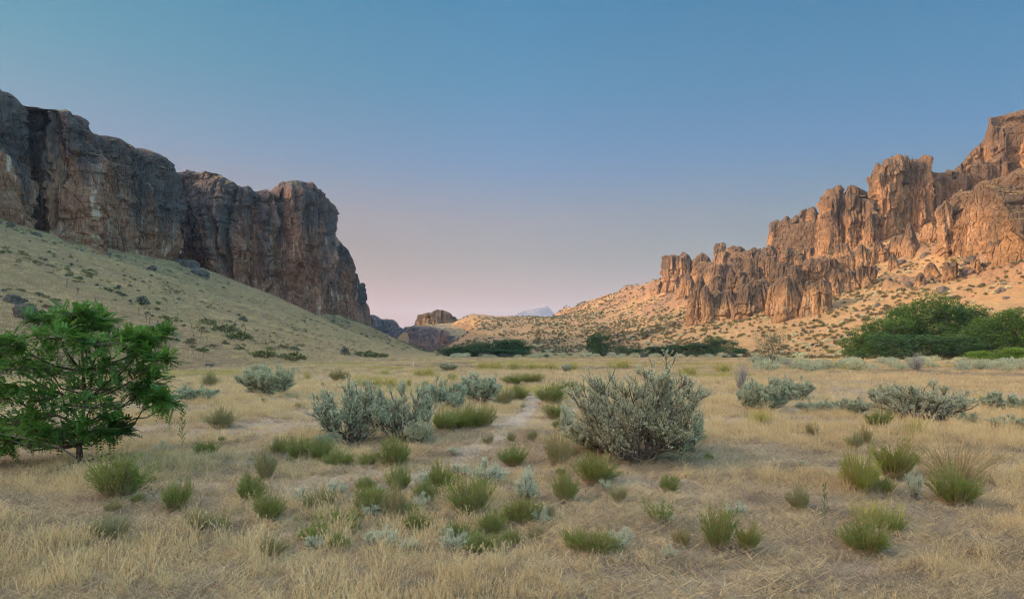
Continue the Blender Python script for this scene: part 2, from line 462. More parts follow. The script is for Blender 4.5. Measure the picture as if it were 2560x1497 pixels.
# ground: one polar sheet round the camera out past the hills
th = np.concatenate([np.linspace(-math.pi, -.9, 90, endpoint=False), np.linspace(-.9, .9, 950, endpoint=False), np.linspace(.9, math.pi, 90, endpoint=False)])
rr = np.concatenate([[.3], np.geomspace(1.0, 1500, 620), np.geomspace(1700, 7900, 12)])
TH, RR = np.meshgrid(th, rr, indexing='ij')
X, Y = RR * np.sin(TH), RR * np.cos(TH)
Z = height(X, Y)
Vg = np.stack([X, Y, Z], -1).reshape(-1, 3)
fx, fy = X.ravel(), Y.ravel()
near = sstep(75, 30, RR.ravel())
def side_s(x, y, T, B):
    xt = np.interp(y, T[:, 1], T[:, 0]); xb = np.interp(y, B[:, 1], B[:, 0])
    return (x - xt) / (xb - xt)
sr = side_s(fx, fy, R_TOE, R_BASE); sl = side_s(fx, fy, L_TOE, L_BASE)
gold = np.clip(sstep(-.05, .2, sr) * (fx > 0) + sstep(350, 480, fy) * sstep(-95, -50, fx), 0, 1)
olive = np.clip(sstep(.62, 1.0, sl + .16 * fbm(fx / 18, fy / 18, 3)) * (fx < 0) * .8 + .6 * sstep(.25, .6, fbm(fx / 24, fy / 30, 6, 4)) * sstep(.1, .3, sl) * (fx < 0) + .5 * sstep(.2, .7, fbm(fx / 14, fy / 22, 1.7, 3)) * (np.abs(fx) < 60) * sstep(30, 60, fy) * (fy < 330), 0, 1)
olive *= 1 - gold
rocky = rocky_mask(fx, fy, np.clip(sr, 0, None)) * (fx > 0)
fc = grid_faces(len(th), len(rr), True)[:, ::-1]
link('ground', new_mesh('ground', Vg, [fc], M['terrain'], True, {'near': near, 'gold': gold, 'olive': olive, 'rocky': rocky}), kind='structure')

# trail: a worn strip lying on the ground
tt = np.linspace(0, len(TRAIL) - 1, 260)
tx, ty, tw = (np.interp(tt, np.arange(len(TRAIL)), TRAIL[:, k]) for k in range(3))
for k in range(12):
    tx[1:-1] = (tx[:-2] + 2 * tx[1:-1] + tx[2:]) / 4; ty[1:-1] = (ty[:-2] + 2 * ty[1:-1] + ty[2:]) / 4
dx, dy = np.gradient(tx), np.gradient(ty); ln = np.hypot(dx, dy); nx, ny = -dy / ln, dx / ln
cc = np.linspace(-1, 1, 11)
wl = tw * (.46 + .16 * noise(tt * 3.1, 1.5) + .10 * noise(tt * 11, 2.5)); wr = tw * (.46 + .16 * noise(tt * 3.1, 7.5) + .10 * noise(tt * 11, 9.5))
wv = np.where(cc[None] < 0, wl[:, None], wr[:, None])
px_ = tx[:, None] + nx[:, None] * cc * wv; py_ = ty[:, None] + ny[:, None] * cc * wv
pz_ = height(px_, py_) + .006 - .02 * (np.abs(cc)[None] > .99)
link('path', new_mesh('path', np.stack([px_, py_, pz_], -1).reshape(-1, 3), [grid_faces(len(tt), 11)], M['path'], True), kind='structure')

# ------------------------------------------------------------------ cliffs
def resample(P, step):
    P = np.asarray(P, float)
    d = np.concatenate([[0], np.cumsum(np.hypot(np.diff(P[:, 0]), np.diff(P[:, 1])))])
    n = max(8, int(d[-1] / step)); s = np.linspace(0, d[-1], n)
    return np.stack([np.interp(s, d, P[:, k]) for k in range(P.shape[1])], -1), s

def cliff(name, pts, material, step=.8, nv=90, amp=1.0, batter=.12, back=60, capslope=.08, seed=0, sink=6, jag=1.0, smooth_plan=6, facing=None, backdir=(-1, 0)):
    """pts: (x, y, ztop, zbase) along the foot, valley side to the right of travel when facing=+1"""
    pts = [tuple(p) + ((1.0,) if len(p) < 5 else ()) for p in pts]
    P, s = resample(pts, step)
    bk = P[:, 4:5] * back
    for _ in range(smooth_plan):
        P[1:-1, :2] = (P[:-2, :2] + 2 * P[1:-1, :2] + P[2:, :2]) / 4
    dx, dy = np.gradient(P[:, 0]), np.gradient(P[:, 1])
    k = 9
    ker = np.ones(k) / k
    dx = np.convolve(np.pad(dx, k // 2, 'edge'), ker, 'valid'); dy = np.convolve(np.pad(dy, k // 2, 'edge'), ker, 'valid')
    ln = np.hypot(dx, dy) + 1e-9
    nx, ny = dy / ln * (facing or 1), -dx / ln * (facing or 1)
    zt = P[:, 2] + jag * (1.1 * np.round(1.6 * noise(s / 5, seed + .5)) * .7 + .8 * noise(s / 3.1, seed + 2.5) + .4 * noise(s / 1.2, seed + 4.5))
    zb = P[:, 3] - sink
    v = np.linspace(0, 1, nv)
    S, Vv = np.meshgrid(s, v, indexing='ij')
    H = (zt - zb)[:, None]
    Zf = zb[:, None] + H * Vv
    Zn = Zf + 2.5 * noise(S / 9, Zf / 9, seed)
    w = S + 2.2 * noise(S / 14, Zf / 22, seed + 3)
    big = np.abs(noise(w / 15, Zn / 70, seed + 1)) * 2 - .7
    mid = np.abs(noise(w / 5.2, Zn / 26, seed + 5)) * 2 - .6
    sm = np.abs(noise(w / 1.9, Zn / 9, seed + 9)) * 2 - .6
    fin = noise(w / .8, Zn / 1.6, seed + 13)
    led = noise(S / 16, Zn / 4.5, seed + 17); led2 = noise(S / 5, Zn / 1.7, seed + 21)
    cel = lambda a, b2, c: _hash(np.floor(a).astype(np.int64), np.floor(b2).astype(np.int64), np.full(a.shape, int(seed) + c, np.int64))
    wj = w + .9 * noise(S / 2.3, Zn / 3, seed + 31); zj = Zn + 1.4 * noise(S / 4, Zn / 5, seed + 33)
    blk = cel(wj / 4.1, zj / 7.5 + 3.7 * _hash(np.floor(wj / 4.1).astype(np.int64), np.zeros(wj.shape, np.int64), np.full(wj.shape, int(seed), np.int64)), 1) - .5
    blk2 = cel(wj / 1.7, zj / 3.1, 2) - .5
    strat = cel(zj / 5.5 + .02 * S, np.zeros(wj.shape), 3) - .5
    gro = np.clip(1 - np.abs(noise(w / 7.5, Zn / 60, seed + 41)) * 9, 0, 1) ** 1.5
    gr2 = np.clip(1 - np.abs(noise(w / 3.0, Zn / 30, seed + 43)) * 7, 0, 1) ** 1.5
    D = amp * (4.6 * big + 2.0 * mid + .9 * sm + .4 * fin + .75 * led + .4 * led2 + 1.5 * blk + .8 * blk2 + .9 * strat - 3.6 * gro - 1.3 * gr2)
    D = D + amp * 3.0 * noise(S / 34, Zf / 34, seed + 25)
    D = D - batter * H * Vv - amp * 2.0 * np.clip((Vv - .93) / .07, 0, 1) ** 2 + amp * 2.0 * np.clip(.12 - Vv, 0, 1) / .12
    Xf = P[:, 0:1] + nx[:, None] * D; Yf = P[:, 1:2] + ny[:, None] * D
    # top sheet running back from the rim, then down
    nb = 26
    t = np.linspace(0, 1, nb + 1)[1:] ** 1.5
    Xc = Xf[:, -1:] + backdir[0] * t * bk; Yc = Yf[:, -1:] + backdir[1] * t * bk
    bn = jag * .6 * fbm(Xc / 24, Yc / 7, seed, 2) * np.minimum(1, t * 8)
    Zc = Zf[:, -1:] + (P[:, 2:3] - zt[:, None]) * np.minimum(1, t * 40) + capslope * t * bk + bn - np.maximum(0, t - .85) / .15 * H * .8
    XX = np.concatenate([Xf, Xc], 1); YY = np.concatenate([Yf, Yc], 1); ZZ = np.concatenate([Zf, Zc], 1)
    hf = np.concatenate([Vv, np.ones_like(Xc)], 1)
    fc = grid_faces(len(s), nv + nb)
    if (facing or 1) < 0: fc = fc[:, ::-1]
    me = new_mesh(name, np.stack([XX, YY, ZZ], -1).reshape(-1, 3), [fc], material, False, {'hfrac': hf.ravel()})
    return link(name, me, kind='structure')

def Q(px, d, yt, yb, setback=0):
    a = W(px, yt, d + setback); b = W(px, yb, d)
    return (b[0], b[1], a[2], b[2])

# left canyon wall: near wall (runs on past the camera), middle wall, far wall
near_wall = [(-150, -420, 84, 40), (-152, -260, 80, 40), (-146, -140, 78, 40), (-153, -20, 76, 40), (-147, 90, 76, 40), (-150, 150, 76, 40),
        Q(-150, 190, 165, 500, 5), Q(-40, 206, 215, 535, 5), Q(30, 220, 236, 560, 5), Q(55, 238, 246, 575, 5), Q(100, 246, 273, 585, 5), Q(150, 246, 290, 600, 5), Q(185, 244, 294, 606, 5), Q(215, 250, 300, 612, 5), Q(250, 262, 318, 622, 5), Q(270, 268, 340, 626, 5),
        Q(320, 278, 358, 638, 5), Q(375, 290, 366, 650, 5), Q(405, 298, 384, 656, 4), Q(422, 303, 393, 658, 2), Q(424, 316, 402, 660, 0), Q(408, 345, 420, 665) + (.6,), Q(380, 390, 420, 665) + (.1,)]
cliff('cliff', near_wall, M['rock_shade'], .8, 110, 1.3, .10, 90, .02, 1.0, facing=1)
mid_wall = [Q(350, 385, 425, 640, 6), Q(425, 384, 428, 645, 6), Q(450, 382, 430, 655, 6), Q(480, 380, 438, 668, 6), Q(510, 377, 436, 690, 6), Q(535, 374, 440, 700, 6), Q(565, 371, 452, 710, 6), Q(600, 372, 470, 728, 6), Q(640, 376, 480, 745, 6), Q(690, 384, 484, 770, 6), Q(700, 387, 482, 776, 6) + (.8,), Q(710, 388, 462, 780, 6) + (.22,), Q(740, 392, 453, 792, 6) + (.22,), Q(775, 397, 453, 800, 6) + (.22,),
       Q(797, 401, 460, 802, 4) + (.22,), Q(814, 404, 474, 803, 2) + (.22,), Q(823, 410, 492, 803) + (.22,), Q(815, 424, 510, 803) + (.2,), Q(795, 455, 540, 800) + (.6,), Q(770, 490, 540, 800) + (.1,)]
cliff('cliff', mid_wall, M['rock_shade'], .8, 110, 1.35, .07, 90, -.01, 31.0, jag=.7, facing=1, backdir=(-.57, .82))
far_wall = [Q(790, 446, 560, 800, 4), Q(825, 452, 582, 802, 4), Q(850, 458, 592, 804, 4), Q(868, 463, 607, 806, 4), Q(886, 468, 628, 808, 3), Q(893, 472, 668, 810, 2), Q(908, 478, 690, 812, 1), Q(913, 486, 705, 812), Q(900, 520, 720, 812) + (.6,), Q(880, 560, 740, 812) + (.1,)]
cliff('cliff', far_wall, M['rock_shade'], .9, 90, .8, .06, 50, .05, 57.0, facing=1, backdir=(-.84, .54))

# the wall goes on up the canyon out of sight behind its own far end and shades the gorge hill
onward = [(-150, 545, 62, 10), (-152, 620, 66, 8), (-160, 700, 66, 6), (-176, 790, 66, 5), (-200, 880, 62, 5)]
cliff('cliff', onward, M['rock_shade'], 2.2, 40, 1.0, .1, 90, .05, 63.0, facing=1)

# gorge far beyond the left spur
g1 = [Q(880, 900, 786, 850), Q(915, 900, 787, 860), Q(940, 905, 788, 865), Q(955, 905, 797, 868), Q(990, 915, 798, 870), Q(1003, 920, 812, 872), Q(1012, 925, 822, 874), Q(1022, 960, 838, 876), Q(1030, 1010, 850, 876)]
cliff('cliff', g1, M['rock_far'], 1.6, 50, 1.0, .1, 120, .05, 71.0, facing=1, backdir=(-.4, .9))
g2 = [Q(1012, 960, 824, 876), Q(1012, 850, 822, 872), Q(1022, 800, 815, 872), Q(1050, 775, 815, 880), Q(1080, 760, 818, 882), Q(1110, 745, 828, 884), Q(1135, 730, 850, 886)]
cliff('cliff', g2, M['rock_far'], 1.4, 50, .9, .1, 60, .10, 83.0, facing=1, backdir=(.55, .83))
butte = [Q(1037, 880, 800, 815), Q(1042, 850, 786, 814), Q(1050, 838, 783, 813), Q(1075, 832, 782, 812), Q(1085, 830, 774, 812), Q(1105, 828, 774, 812), Q(1120, 828, 780, 808), Q(1135, 830, 788, 806), Q(1150, 845, 797, 806), Q(1150, 880, 800, 806)]
cliff('butte', butte, M['rock_gold'], 1.2, 40, .7, .15, 26, .02, 91.0, facing=1, jag=.8, backdir=(0, 1))

# right sunlit ridge: each rock band stands where its foot meets the hillside
def band(name, rows, seed, amp=1.0, back=40, batter=.18, capslope=.06, step=.65, nv=85, jag=1.5, sink=8, push=0.0, ends=True):
    pts = []
    for px, yt, yb in rows:
        yt += 18
        h = hit(px, yb)
        d = h[1] + push
        a = W(px, yt, d + batter * (yb - yt) / F * d)
        pts.append([(px - 1280) / F * d, d, a[2], EYE - (yb - YH) / F * d])
    pts = np.array(pts)
    bd = (1, .2)
    dd = pts[:, 1].copy()
    for _ in range(2): dd[1:-1] = (dd[:-2] + 2 * dd[1:-1] + dd[2:]) / 4
    pts[:, 0] *= dd / pts[:, 1]; sc = dd / pts[:, 1]
    pts[:, 2] = EYE + (pts[:, 2] - EYE) * sc; pts[:, 3] = EYE + (pts[:, 3] - EYE) * sc
    pts[:, 1] = dd
    if ends:   # turn both ends into the hill
        a, b = pts[0].copy(), pts[-1].copy()
        bd = (.80, .60)
        a[:2] += np.array(bd) * back; b[:2] += np.array(bd) * back; a[2] += capslope * back; b[2] += capslope * back
        pts = np.concatenate([[a], pts, [b]])
        wgt = np.ones((len(pts), 1)); wgt[0] = wgt[-1] = .04; pts = np.concatenate([pts, wgt], 1)
    # travel left to right in the picture: valley (camera) is on the right hand side
    return cliff(name, pts, M['rock_gold'], step, nv, amp, batter, back, capslope, seed, sink, jag, facing=1, backdir=bd)

band('ridge', [(1638, 706, 722), (1652, 684, 716), (1668, 655, 712), (1690, 637, 708), (1740, 637, 704), (1788, 640, 700)], 101, .8)
band('ridge', [(1776, 655, 712), (1784, 625, 710), (1795, 613, 706), (1830, 613, 700), (1870, 618, 692), (1915, 622, 684)], 113, .8)
band('ridge', [(1926, 608, 664), (1932, 580, 662), (1945, 566, 660), (1975, 545, 655), (2005, 540, 652), (2045, 528, 648), (2058, 508, 646), (2072, 488, 640), (2090, 472, 634), (2120, 468, 626), (2160, 472, 615), (2190, 484, 602)], 127, 1.0)
band('ridge', [(2200, 450, 596), (2212, 415, 592), (2250, 396, 586), (2290, 397, 570), (2315, 409, 560), (2350, 416, 552), (2385, 412, 545)], 139, 1.1)
band('ridge', [(2340, 432, 560), (2375, 414, 552), (2400, 396, 545), (2430, 366, 540), (2462, 332, 540), (2482, 306, 540), (2492, 284, 540), (2515, 274, 540), (2560, 270, 545), (2650, 255, 560), (2800, 240, 590)], 151, 1.1)
band('ridge', [(2330, 520, 640), (2370, 470, 640), (2400, 450, 640), (2430, 425, 640), (2480, 440, 640), (2520, 420, 640), (2560, 455, 640), (2640, 430, 660)], 163, 1.25, back=30, batter=.35, jag=.5)
def crag(px, yt, yb, w, seed, name='outcrop', d=None, taper=.30, sq=.72, amp=1.0):
    """a free-standing rock tower or fin growing out of the hillside"""
    h = hit(px, yb)
    d = h[1] if d is None else d
    hw = w * .5 / F * d; H = (yb - yt) / F * d; sink = 3 + .45 * H
    nu, nv = int(np.clip(hw * 2.6 / .5 * 2, 60, 260)), int(np.clip((H + sink) / .45, 30, 150))
    th = np.linspace(0, 2 * np.pi, nu, endpoint=False)
    v = np.concatenate([np.linspace(0, .92, nv), .92 + .08 * np.sin(np.linspace(0, np.pi / 2, 18)[1:])])
    T, V = np.meshgrid(th, v, indexing='ij')
    c, sn = np.cos(T), np.sin(T)
    ex, ey = np.sign(c) * np.abs(c) ** sq, np.sign(sn) * np.abs(sn) ** sq
    r = (1 - taper * V ** 1.4) * np.where(V > .92, np.sqrt(np.clip(1 - ((V - .92) / .08) ** 2, 0, 1)), 1)
    Z = h[2] - sink + (H + sink) * V
    yaw = .5 * math.sin(seed * 1.7); X0, Y0 = ex * hw, ey * hw * 1.25
    A = T * hw + seed * 13; Zn = Z + 1.6 * noise(A / 6, Z / 7, seed)
    mid = np.abs(noise(np.cos(T) * hw / 4.6 + seed, np.sin(T) * hw / 4.6, Zn / 26)) * 2 - .55
    sm = np.abs(noise(np.cos(T) * hw / 1.8 + seed, np.sin(T) * hw / 1.8, Zn / 8)) * 2 - .55
    fin = noise(np.cos(T) * hw / .7 + seed, np.sin(T) * hw / .7, Zn / 1.3)
    blk = _hash(np.floor((A + .8 * noise(A / 2, Zn / 3, seed)) / 3.3).astype(np.int64), np.floor((Zn + 1.2 * noise(A / 3, Zn / 4, 3)) / 5.0).astype(np.int64), np.full(A.shape, int(seed), np.int64)) - .5
    strat = _hash(np.floor((Zn + 1.5 * noise(A / 5, Zn / 6, 9)) / 3.6).astype(np.int64), np.zeros(A.shape, np.int64), np.full(A.shape, int(seed) + 5, np.int64)) - .5
    D = amp * (min(hw * .22, 1.9) * mid + min(hw * .14, 1.0) * sm + .3 * fin + min(hw * .26, 1.9) * blk + min(hw * .16, 1.2) * strat) + hw * .22 * noise(np.cos(T) * 1.4 + seed, np.sin(T) * 1.4, V * 2.2)
    k = 1 + D / hw
    Xl, Yl = X0 * r * k, Y0 * r * k
    Z = Z + amp * np.where(V > .6, (V - .6) / .4, 0) * (1.3 * noise(Xl / 2.6 + seed, Yl / 2.6, 1) + .6 * noise(Xl / 1.1, Yl / 1.1, seed) + .12 * H * noise(Xl / (hw * .8) + seed, Yl / (hw * .8), 5))
    Xl = Xl + hw * .25 * V * math.sin(seed * 2.3)
    X = h[0] + hw * .5 + Xl * math.cos(yaw) - Yl * math.sin(yaw) - hw * .5; Y = d + hw * .45 + Xl * math.sin(yaw) + Yl * math.cos(yaw)
    me = new_mesh(name, np.stack([X, Y, Z], -1).reshape(-1, 3), [grid_faces(nu, len(v), True)], M['rock_gold'], False, {'hfrac': np.clip((Z - h[2]) / H, 0, 1).ravel()})
    link(name, me, kind='structure')

CRAGS = [(1850, 640, 700, 60), (1800, 660, 730, 44), (1766, 668, 735, 36), (1900, 660, 745, 56), (1950, 690, 762, 56), (1990, 660, 742, 56), (2030, 648, 720, 50), (1724, 690, 745, 32), (1870, 715, 790, 46), (2080, 648, 704, 44), (2120, 636, 700, 40), (2205, 600, 655, 40), (1830, 650, 720, 40), (1930, 640, 730, 50), (2250, 590, 640, 40), (1740, 730, 800, 34),  # crags below the rim: px, top, foot, width
 (1748, 700, 808, 30), (1772, 720, 806, 26), (1788, 728, 790, 26), (1728, 770, 812, 22), (1824, 662, 716, 44), (1800, 690, 760, 40), (1848, 672, 750, 44), (1880, 645, 738, 30), (1905, 630, 720, 50), (1932, 616, 684, 44), (1978, 622, 692, 54), (1955, 650, 740, 50), (1868, 690, 770, 50),
 (1905, 690, 772, 54), (1940, 702, 790, 50), (1982, 698, 794, 60), (2025, 700, 788, 56), (2060, 698, 780, 40), (2015, 618, 660, 50), (1830, 730, 790, 50), (2086, 680, 738, 34), (2128, 676, 724, 46), (2165, 668, 716, 42), (2164, 612, 664, 40), (2174, 534, 612, 24), (2201, 534, 590, 26), (2222, 520, 576, 38),
 (2284, 562, 634, 46), (2330, 548, 600, 26), (2372, 500, 625, 46), (2404, 484, 610, 40), (2426, 436, 530, 30), (2457, 418, 510, 34), (2496, 436, 545, 44), (2446, 515, 590, 50), (2486, 520, 590, 44), (2533, 436, 570, 42), (2575, 440, 580, 50), (2375, 652, 700, 34), (2335, 656, 686, 34), (2440, 640, 672, 30), (2510, 600, 640, 40), (2300, 690, 715, 26),
 (2240, 640, 668, 26), (2060, 640, 672, 34), (2110, 610, 650, 30), (1690, 690, 716, 36), (1650, 712, 726, 24)]
for i, (px, yt, yb, w) in enumerate(CRAGS): crag(px, yt, yb, w * (1.15 + .25 * math.sin(i * 2.9)) * (1.4 if px < 1900 else 1.0), 1.37 * i + 3, taper=(.62, .48, .30, .70)[i % 4], sq=(.72, .9, .65)[i % 3])
TOWERS = [(1682, 636, 712, 44), (1715, 635, 706, 40), (1760, 638, 700, 40), (1798, 611, 690, 34), (1840, 617, 690, 46), (1885, 622, 684, 40), (1950, 560, 640, 42), (1978, 543, 636, 40), (2028, 526, 630, 56), (2086, 470, 622, 50), (2150, 474, 590, 66), (2222, 402, 580, 62), (2285, 396, 560, 76), (2335, 411, 520, 44), (2408, 388, 500, 60), (2470, 318, 470, 56), (2505, 280, 440, 56), (2552, 270, 430, 70)]
for i, (px, yt, yb, w) in enumerate(TOWERS): crag(px, yt, yb, w, 2.11 * i + 71, 'ridge', taper=.22, sq=.65)

# distant peak through the gap
pk = [(-900, 60), (-600, 130), (-350, 260), (-170, 395), (-100, 425), (-20, 455), (60, 462), (110, 450), (160, 400), (220, 350), (420, 220), (600, 150), (900, 60)]
pd = 6500.0; pc = (1338 - 1280) / F * pd
th2 = np.linspace(0, 1, 90); sx = np.interp(th2, np.linspace(0, 1, len(pk)), [a for a, _ in pk]) * .867; sz = np.interp(th2, np.linspace(0, 1, len(pk)), [a for _, a in pk]) * .9
dv = np.linspace(-1, 1, 60)
XX = pc + sx[:, None] * np.ones(60) ; YY = pd + dv[None] * 900 + 0 * sx[:, None]
ZZ = sz[:, None] * (1 - np.abs(dv)[None] ** 1.2) + 34 * fbm(XX / 180, YY / 180, 5, 4) * (1 - np.abs(dv)[None]) - 4
link('mountain', new_mesh('mountain', np.stack([XX, YY, ZZ], -1).reshape(-1, 3), [grid_faces(90, 60)], M['peak'], False, {'hfrac': np.zeros(XX.size)}), kind='structure')

# ------------------------------------------------------------------ plant builders (each returns meshes of unit size, shared by copies)
def curve_pts(a, b, k, sag, r, wob=.05):
    """n curved lines from a to b, (n,k,3); sag lifts the middle outward/down"""
    t = np.linspace(0, 1, k)[None, :, None]
    L = np.linalg.norm(b - a, axis=1)[:, None, None]
    w = r.normal(size=(len(a), k, 3)) * wob * L * np.sin(t * np.pi)
    p = a[:, None] * (1 - t) + b[:, None] * t + w
    p[..., 2] -= (sag * np.sin(t[..., 0] * np.pi)) * L[..., 0]
    return p

def make_sage(seed, R=1.0, H=1.0, nst=16, nsub=9, nspk=5, leaves=15, spike=.17, leaf=.045, lean=(0, 0), open_=.25, wood=1.0, leafw=.24):
    """big sagebrush: dark twisted stems fanning from the foot, tipped with upright leafy spikes"""
    r = np.random.default_rng(seed)
    az = np.linspace(0, 2 * np.pi, nst, endpoint=False) + r.normal(size=nst) * .25
    til = np.sqrt(r.uniform(.02, 1, nst)) * 1.25
    q = r.uniform(.72, 1.0, nst)
    tips = np.stack([np.sin(til) * np.cos(az) * R * q * .86 + lean[0] * H, np.sin(til) * np.sin(az) * R * q * .86 + lean[1] * H, (.16 + .74 * np.cos(til) ** .8) * H * q], -1)
    foot = np.stack([np.cos(az) * .05 * R, np.sin(az) * .05 * R, np.full(nst, -.03)], -1)
    st = curve_pts(foot, tips, 7, .10, r, .05)
    srad = np.linspace(.028, .008, 7)[None] * r.uniform(.7, 1.2, (nst, 1)) * wood * H
    # side branches
    i = np.repeat(np.arange(nst), nsub)
    t = r.uniform(.32, 1.0, len(i)); k = np.minimum((t * 6).astype(int), 5); f = t * 6 - k
    b0 = st[i, k] * (1 - f)[:, None] + st[i, k + 1] * f[:, None]
    out = norm(b0 * [1, 1, .3]) * .35 + r.normal(size=b0.shape) * .38 + [0, 0, .55]
    b1 = b0 + norm(out) * (r.uniform(.12, .34, len(i)) * (1.15 - .5 * t))[:, None] * H
    br = curve_pts(b0, b1, 4, .06, r, .05)
    brad = np.linspace(.009, .004, 4)[None] * np.ones((len(i), 1)) * H * wood
    # leafy spikes along the side branches and at stem ends
    j = np.repeat(np.arange(len(i)), nspk)
    tj = r.uniform(.25, 1.0, len(j)); kj = np.minimum((tj * 3).astype(int), 2); fj = tj * 3 - kj
    s0 = br[j, kj] * (1 - fj)[:, None] + br[j, kj + 1] * fj[:, None]
    low = (s0[:, 2] < open_ * H) & (r.uniform(size=len(j)) < .7)
    s0 = s0[~low]
    sd = norm(norm(s0 * [1, 1, .4]) * .45 + r.normal(size=s0.shape) * .44 + [0, 0, .8])
    sl = spike * r.uniform(.55, 1.25, len(s0)) * H
    tw = np.stack([s0, s0 + sd * (sl * .95)[:, None]], 1)
    twr = np.stack([np.full(len(s0), .0035 * H), np.full(len(s0), .0015 * H)], 1)
    m = np.repeat(np.arange(len(s0)), leaves)
    u = r.uniform(.1, 1, len(m))
    P = s0[m] + sd[m] * (sl[m] * u)[:, None]
    D = sd[m] * .85 + norm(r.normal(size=P.shape)) * .75
    Lv, Lf = leaf_quads(P, D, leaf * r.uniform(.6, 1.3, len(m)) * H, leaf * leafw * r.uniform(.8, 1.3, len(m)) * H, r)
    tint = np.repeat(np.clip(r.uniform(0, 1, len(s0))[m] * .55 + r.uniform(0, .3, len(m)) + .25 * u, 0, 1), 4)
    wv, wf = join([tubes(st, srad, 5), tubes(br, brad, 3), tubes(tw, twr, 3)])
    return (Lv, Lf, tint), (wv, wf)

def make_rabbit(seed, R=.5, H=1.0, n=330, leaves=20, leaf=.07, lw=.11, top=.62, low=.26, dome=.3):
    """rabbitbrush: a dense broom of fine upright stems, green above, straw coloured below"""
    r = np.random.default_rng(seed)
    az = r.uniform(0, 2 * np.pi, n); q = np.sqrt(r.uniform(0, 1, n))
    lump = 1 + .38 * noise(np.cos(az) * 1.7 + seed, np.sin(az) * 1.7, q * 2)
    hh = H * (1 - dome * q ** 2) * np.where(r.uniform(size=n) < .10, r.uniform(1.0, 1.25, n), r.uniform(top, 1.0, n)) * (1 + .34 * noise(np.cos(az) * q * 2.3 + seed * 3, np.sin(az) * q * 2.3, 5))
    tip = np.stack([np.cos(az) * q * R * lump, np.sin(az) * q * R * lump, hh], -1)
    foot = np.stack([np.cos(az) * q * R * .28, np.sin(az) * q * R * .28, np.full(n, -.02)], -1)
    st = curve_pts(foot, tip, 5, 0.0, r, .03)
    st[:, 1:4, :2] += (foot - tip)[:, None, :2] * np.array([.0, .06, .05])[None, :, None]
    rad = np.linspace(.0075, .003, 5)[None] * np.ones((n, 1))
    m = np.repeat(np.arange(n), leaves)
    u = r.uniform(low, 1.0, len(m)) ** .85
    k = np.minimum((u * 4).astype(int), 3); f = (u * 4 - k)[:, None]
    P = st[m, k] * (1 - f) + st[m, k + 1] * f
    D = norm(st[m, 4] - st[m, 2]) * .9 + norm(r.normal(size=P.shape)) * .55
    Lv, Lf = leaf_quads(P, D, leaf * r.uniform(.6, 1.3, len(m)), leaf * lw * r.uniform(.8, 1.4, len(m)), r)
    tint = np.repeat(np.clip(.25 * r.uniform(0, 1, n)[m] + .3 * r.uniform(0, 1, len(m)) + .45 * (u - .35), 0, 1), 4)
    sv, sf = tubes(st, rad, 3)
    return (Lv, Lf, tint), (sv, sf, np.clip(r.uniform(0, 1, len(sv)), 0, 1))

def make_tuft(seed, n=34, H=.3, w=.0035, spread=.14, fan=.35, flat=False, heads=.4):
    r = np.random.default_rng(seed)
    az = r.uniform(0, 2 * np.pi, n)
    b = np.stack([r.normal(size=n) * spread * .5, r.normal(size=n) * spread * .5, np.full(n, -.015)], -1)
    h = H * r.uniform(.45, 1.1, n)
    if flat:
        tl = r.uniform(.9, 1.5, n); b[:, 2] = r.uniform(.0, .035, n)
    else: tl = np.abs(r.normal(size=n)) * fan
    d = np.stack([np.sin(tl) * np.cos(az), np.sin(tl) * np.sin(az), np.cos(tl)], -1)
    t = np.array([0, .4, .75, 1.0])[None, :, None]
    p = b[:, None] + d[:, None] * h[:, None, None] * t
    bend = r.uniform(.0, .35, n) * h
    p[..., 0] += (np.cos(az) * bend)[:, None] * (t[..., 0] ** 2.2); p[..., 1] += (np.sin(az) * bend)[:, None] * (t[..., 0] ** 2.2)
    p[..., 2] -= (bend * (.25 if not flat else .05))[:, None] * t[..., 0] ** 2.5
    p[..., 2] = np.maximum(p[..., 2], b[:, None, 2] * .3)
    a2 = r.uniform(0, np.pi, n); S = np.stack([np.cos(a2), np.sin(a2), np.zeros(n)], -1)[:, None]
    ww = (w * np.array([1, .85, .55, .12]))[None, :, None] * r.uniform(.7, 1.3, n)[:, None, None]
    V = np.stack([p - S * ww, p + S * ww], 2).reshape(-1, 3)
    i, j = np.meshgrid(np.arange(n), np.arange(3), indexing='ij'); o = (i * 4 + j) * 2
    Fc = np.stack([o, o + 1, o + 3, o + 2], -1).reshape(-1, 4)
    tint = np.repeat(r.uniform(0, .6, n), 8) + np.tile(np.repeat([0, .1, .25, .4], 2), n)
    k = r.uniform(size=n) < heads
    if k.any() and not flat:       # loose seed heads
        m = np.repeat(np.where(k)[0], 7)
        P = p[m, 2] + (p[m, 3] - p[m, 2]) * r.uniform(.0, 1.05, len(m))[:, None]
        Lv, Lf = leaf_quads(P, norm(p[m, 3] - p[m, 2]) + r.normal(size=P.shape) * .35, H * .085, H * .02, r)
        V, Fc = join([(V, Fc), (Lv, Lf)]); tint = np.concatenate([tint, np.full(len(Lv), .85)])
    return V, Fc, np.clip(tint, 0, 1)

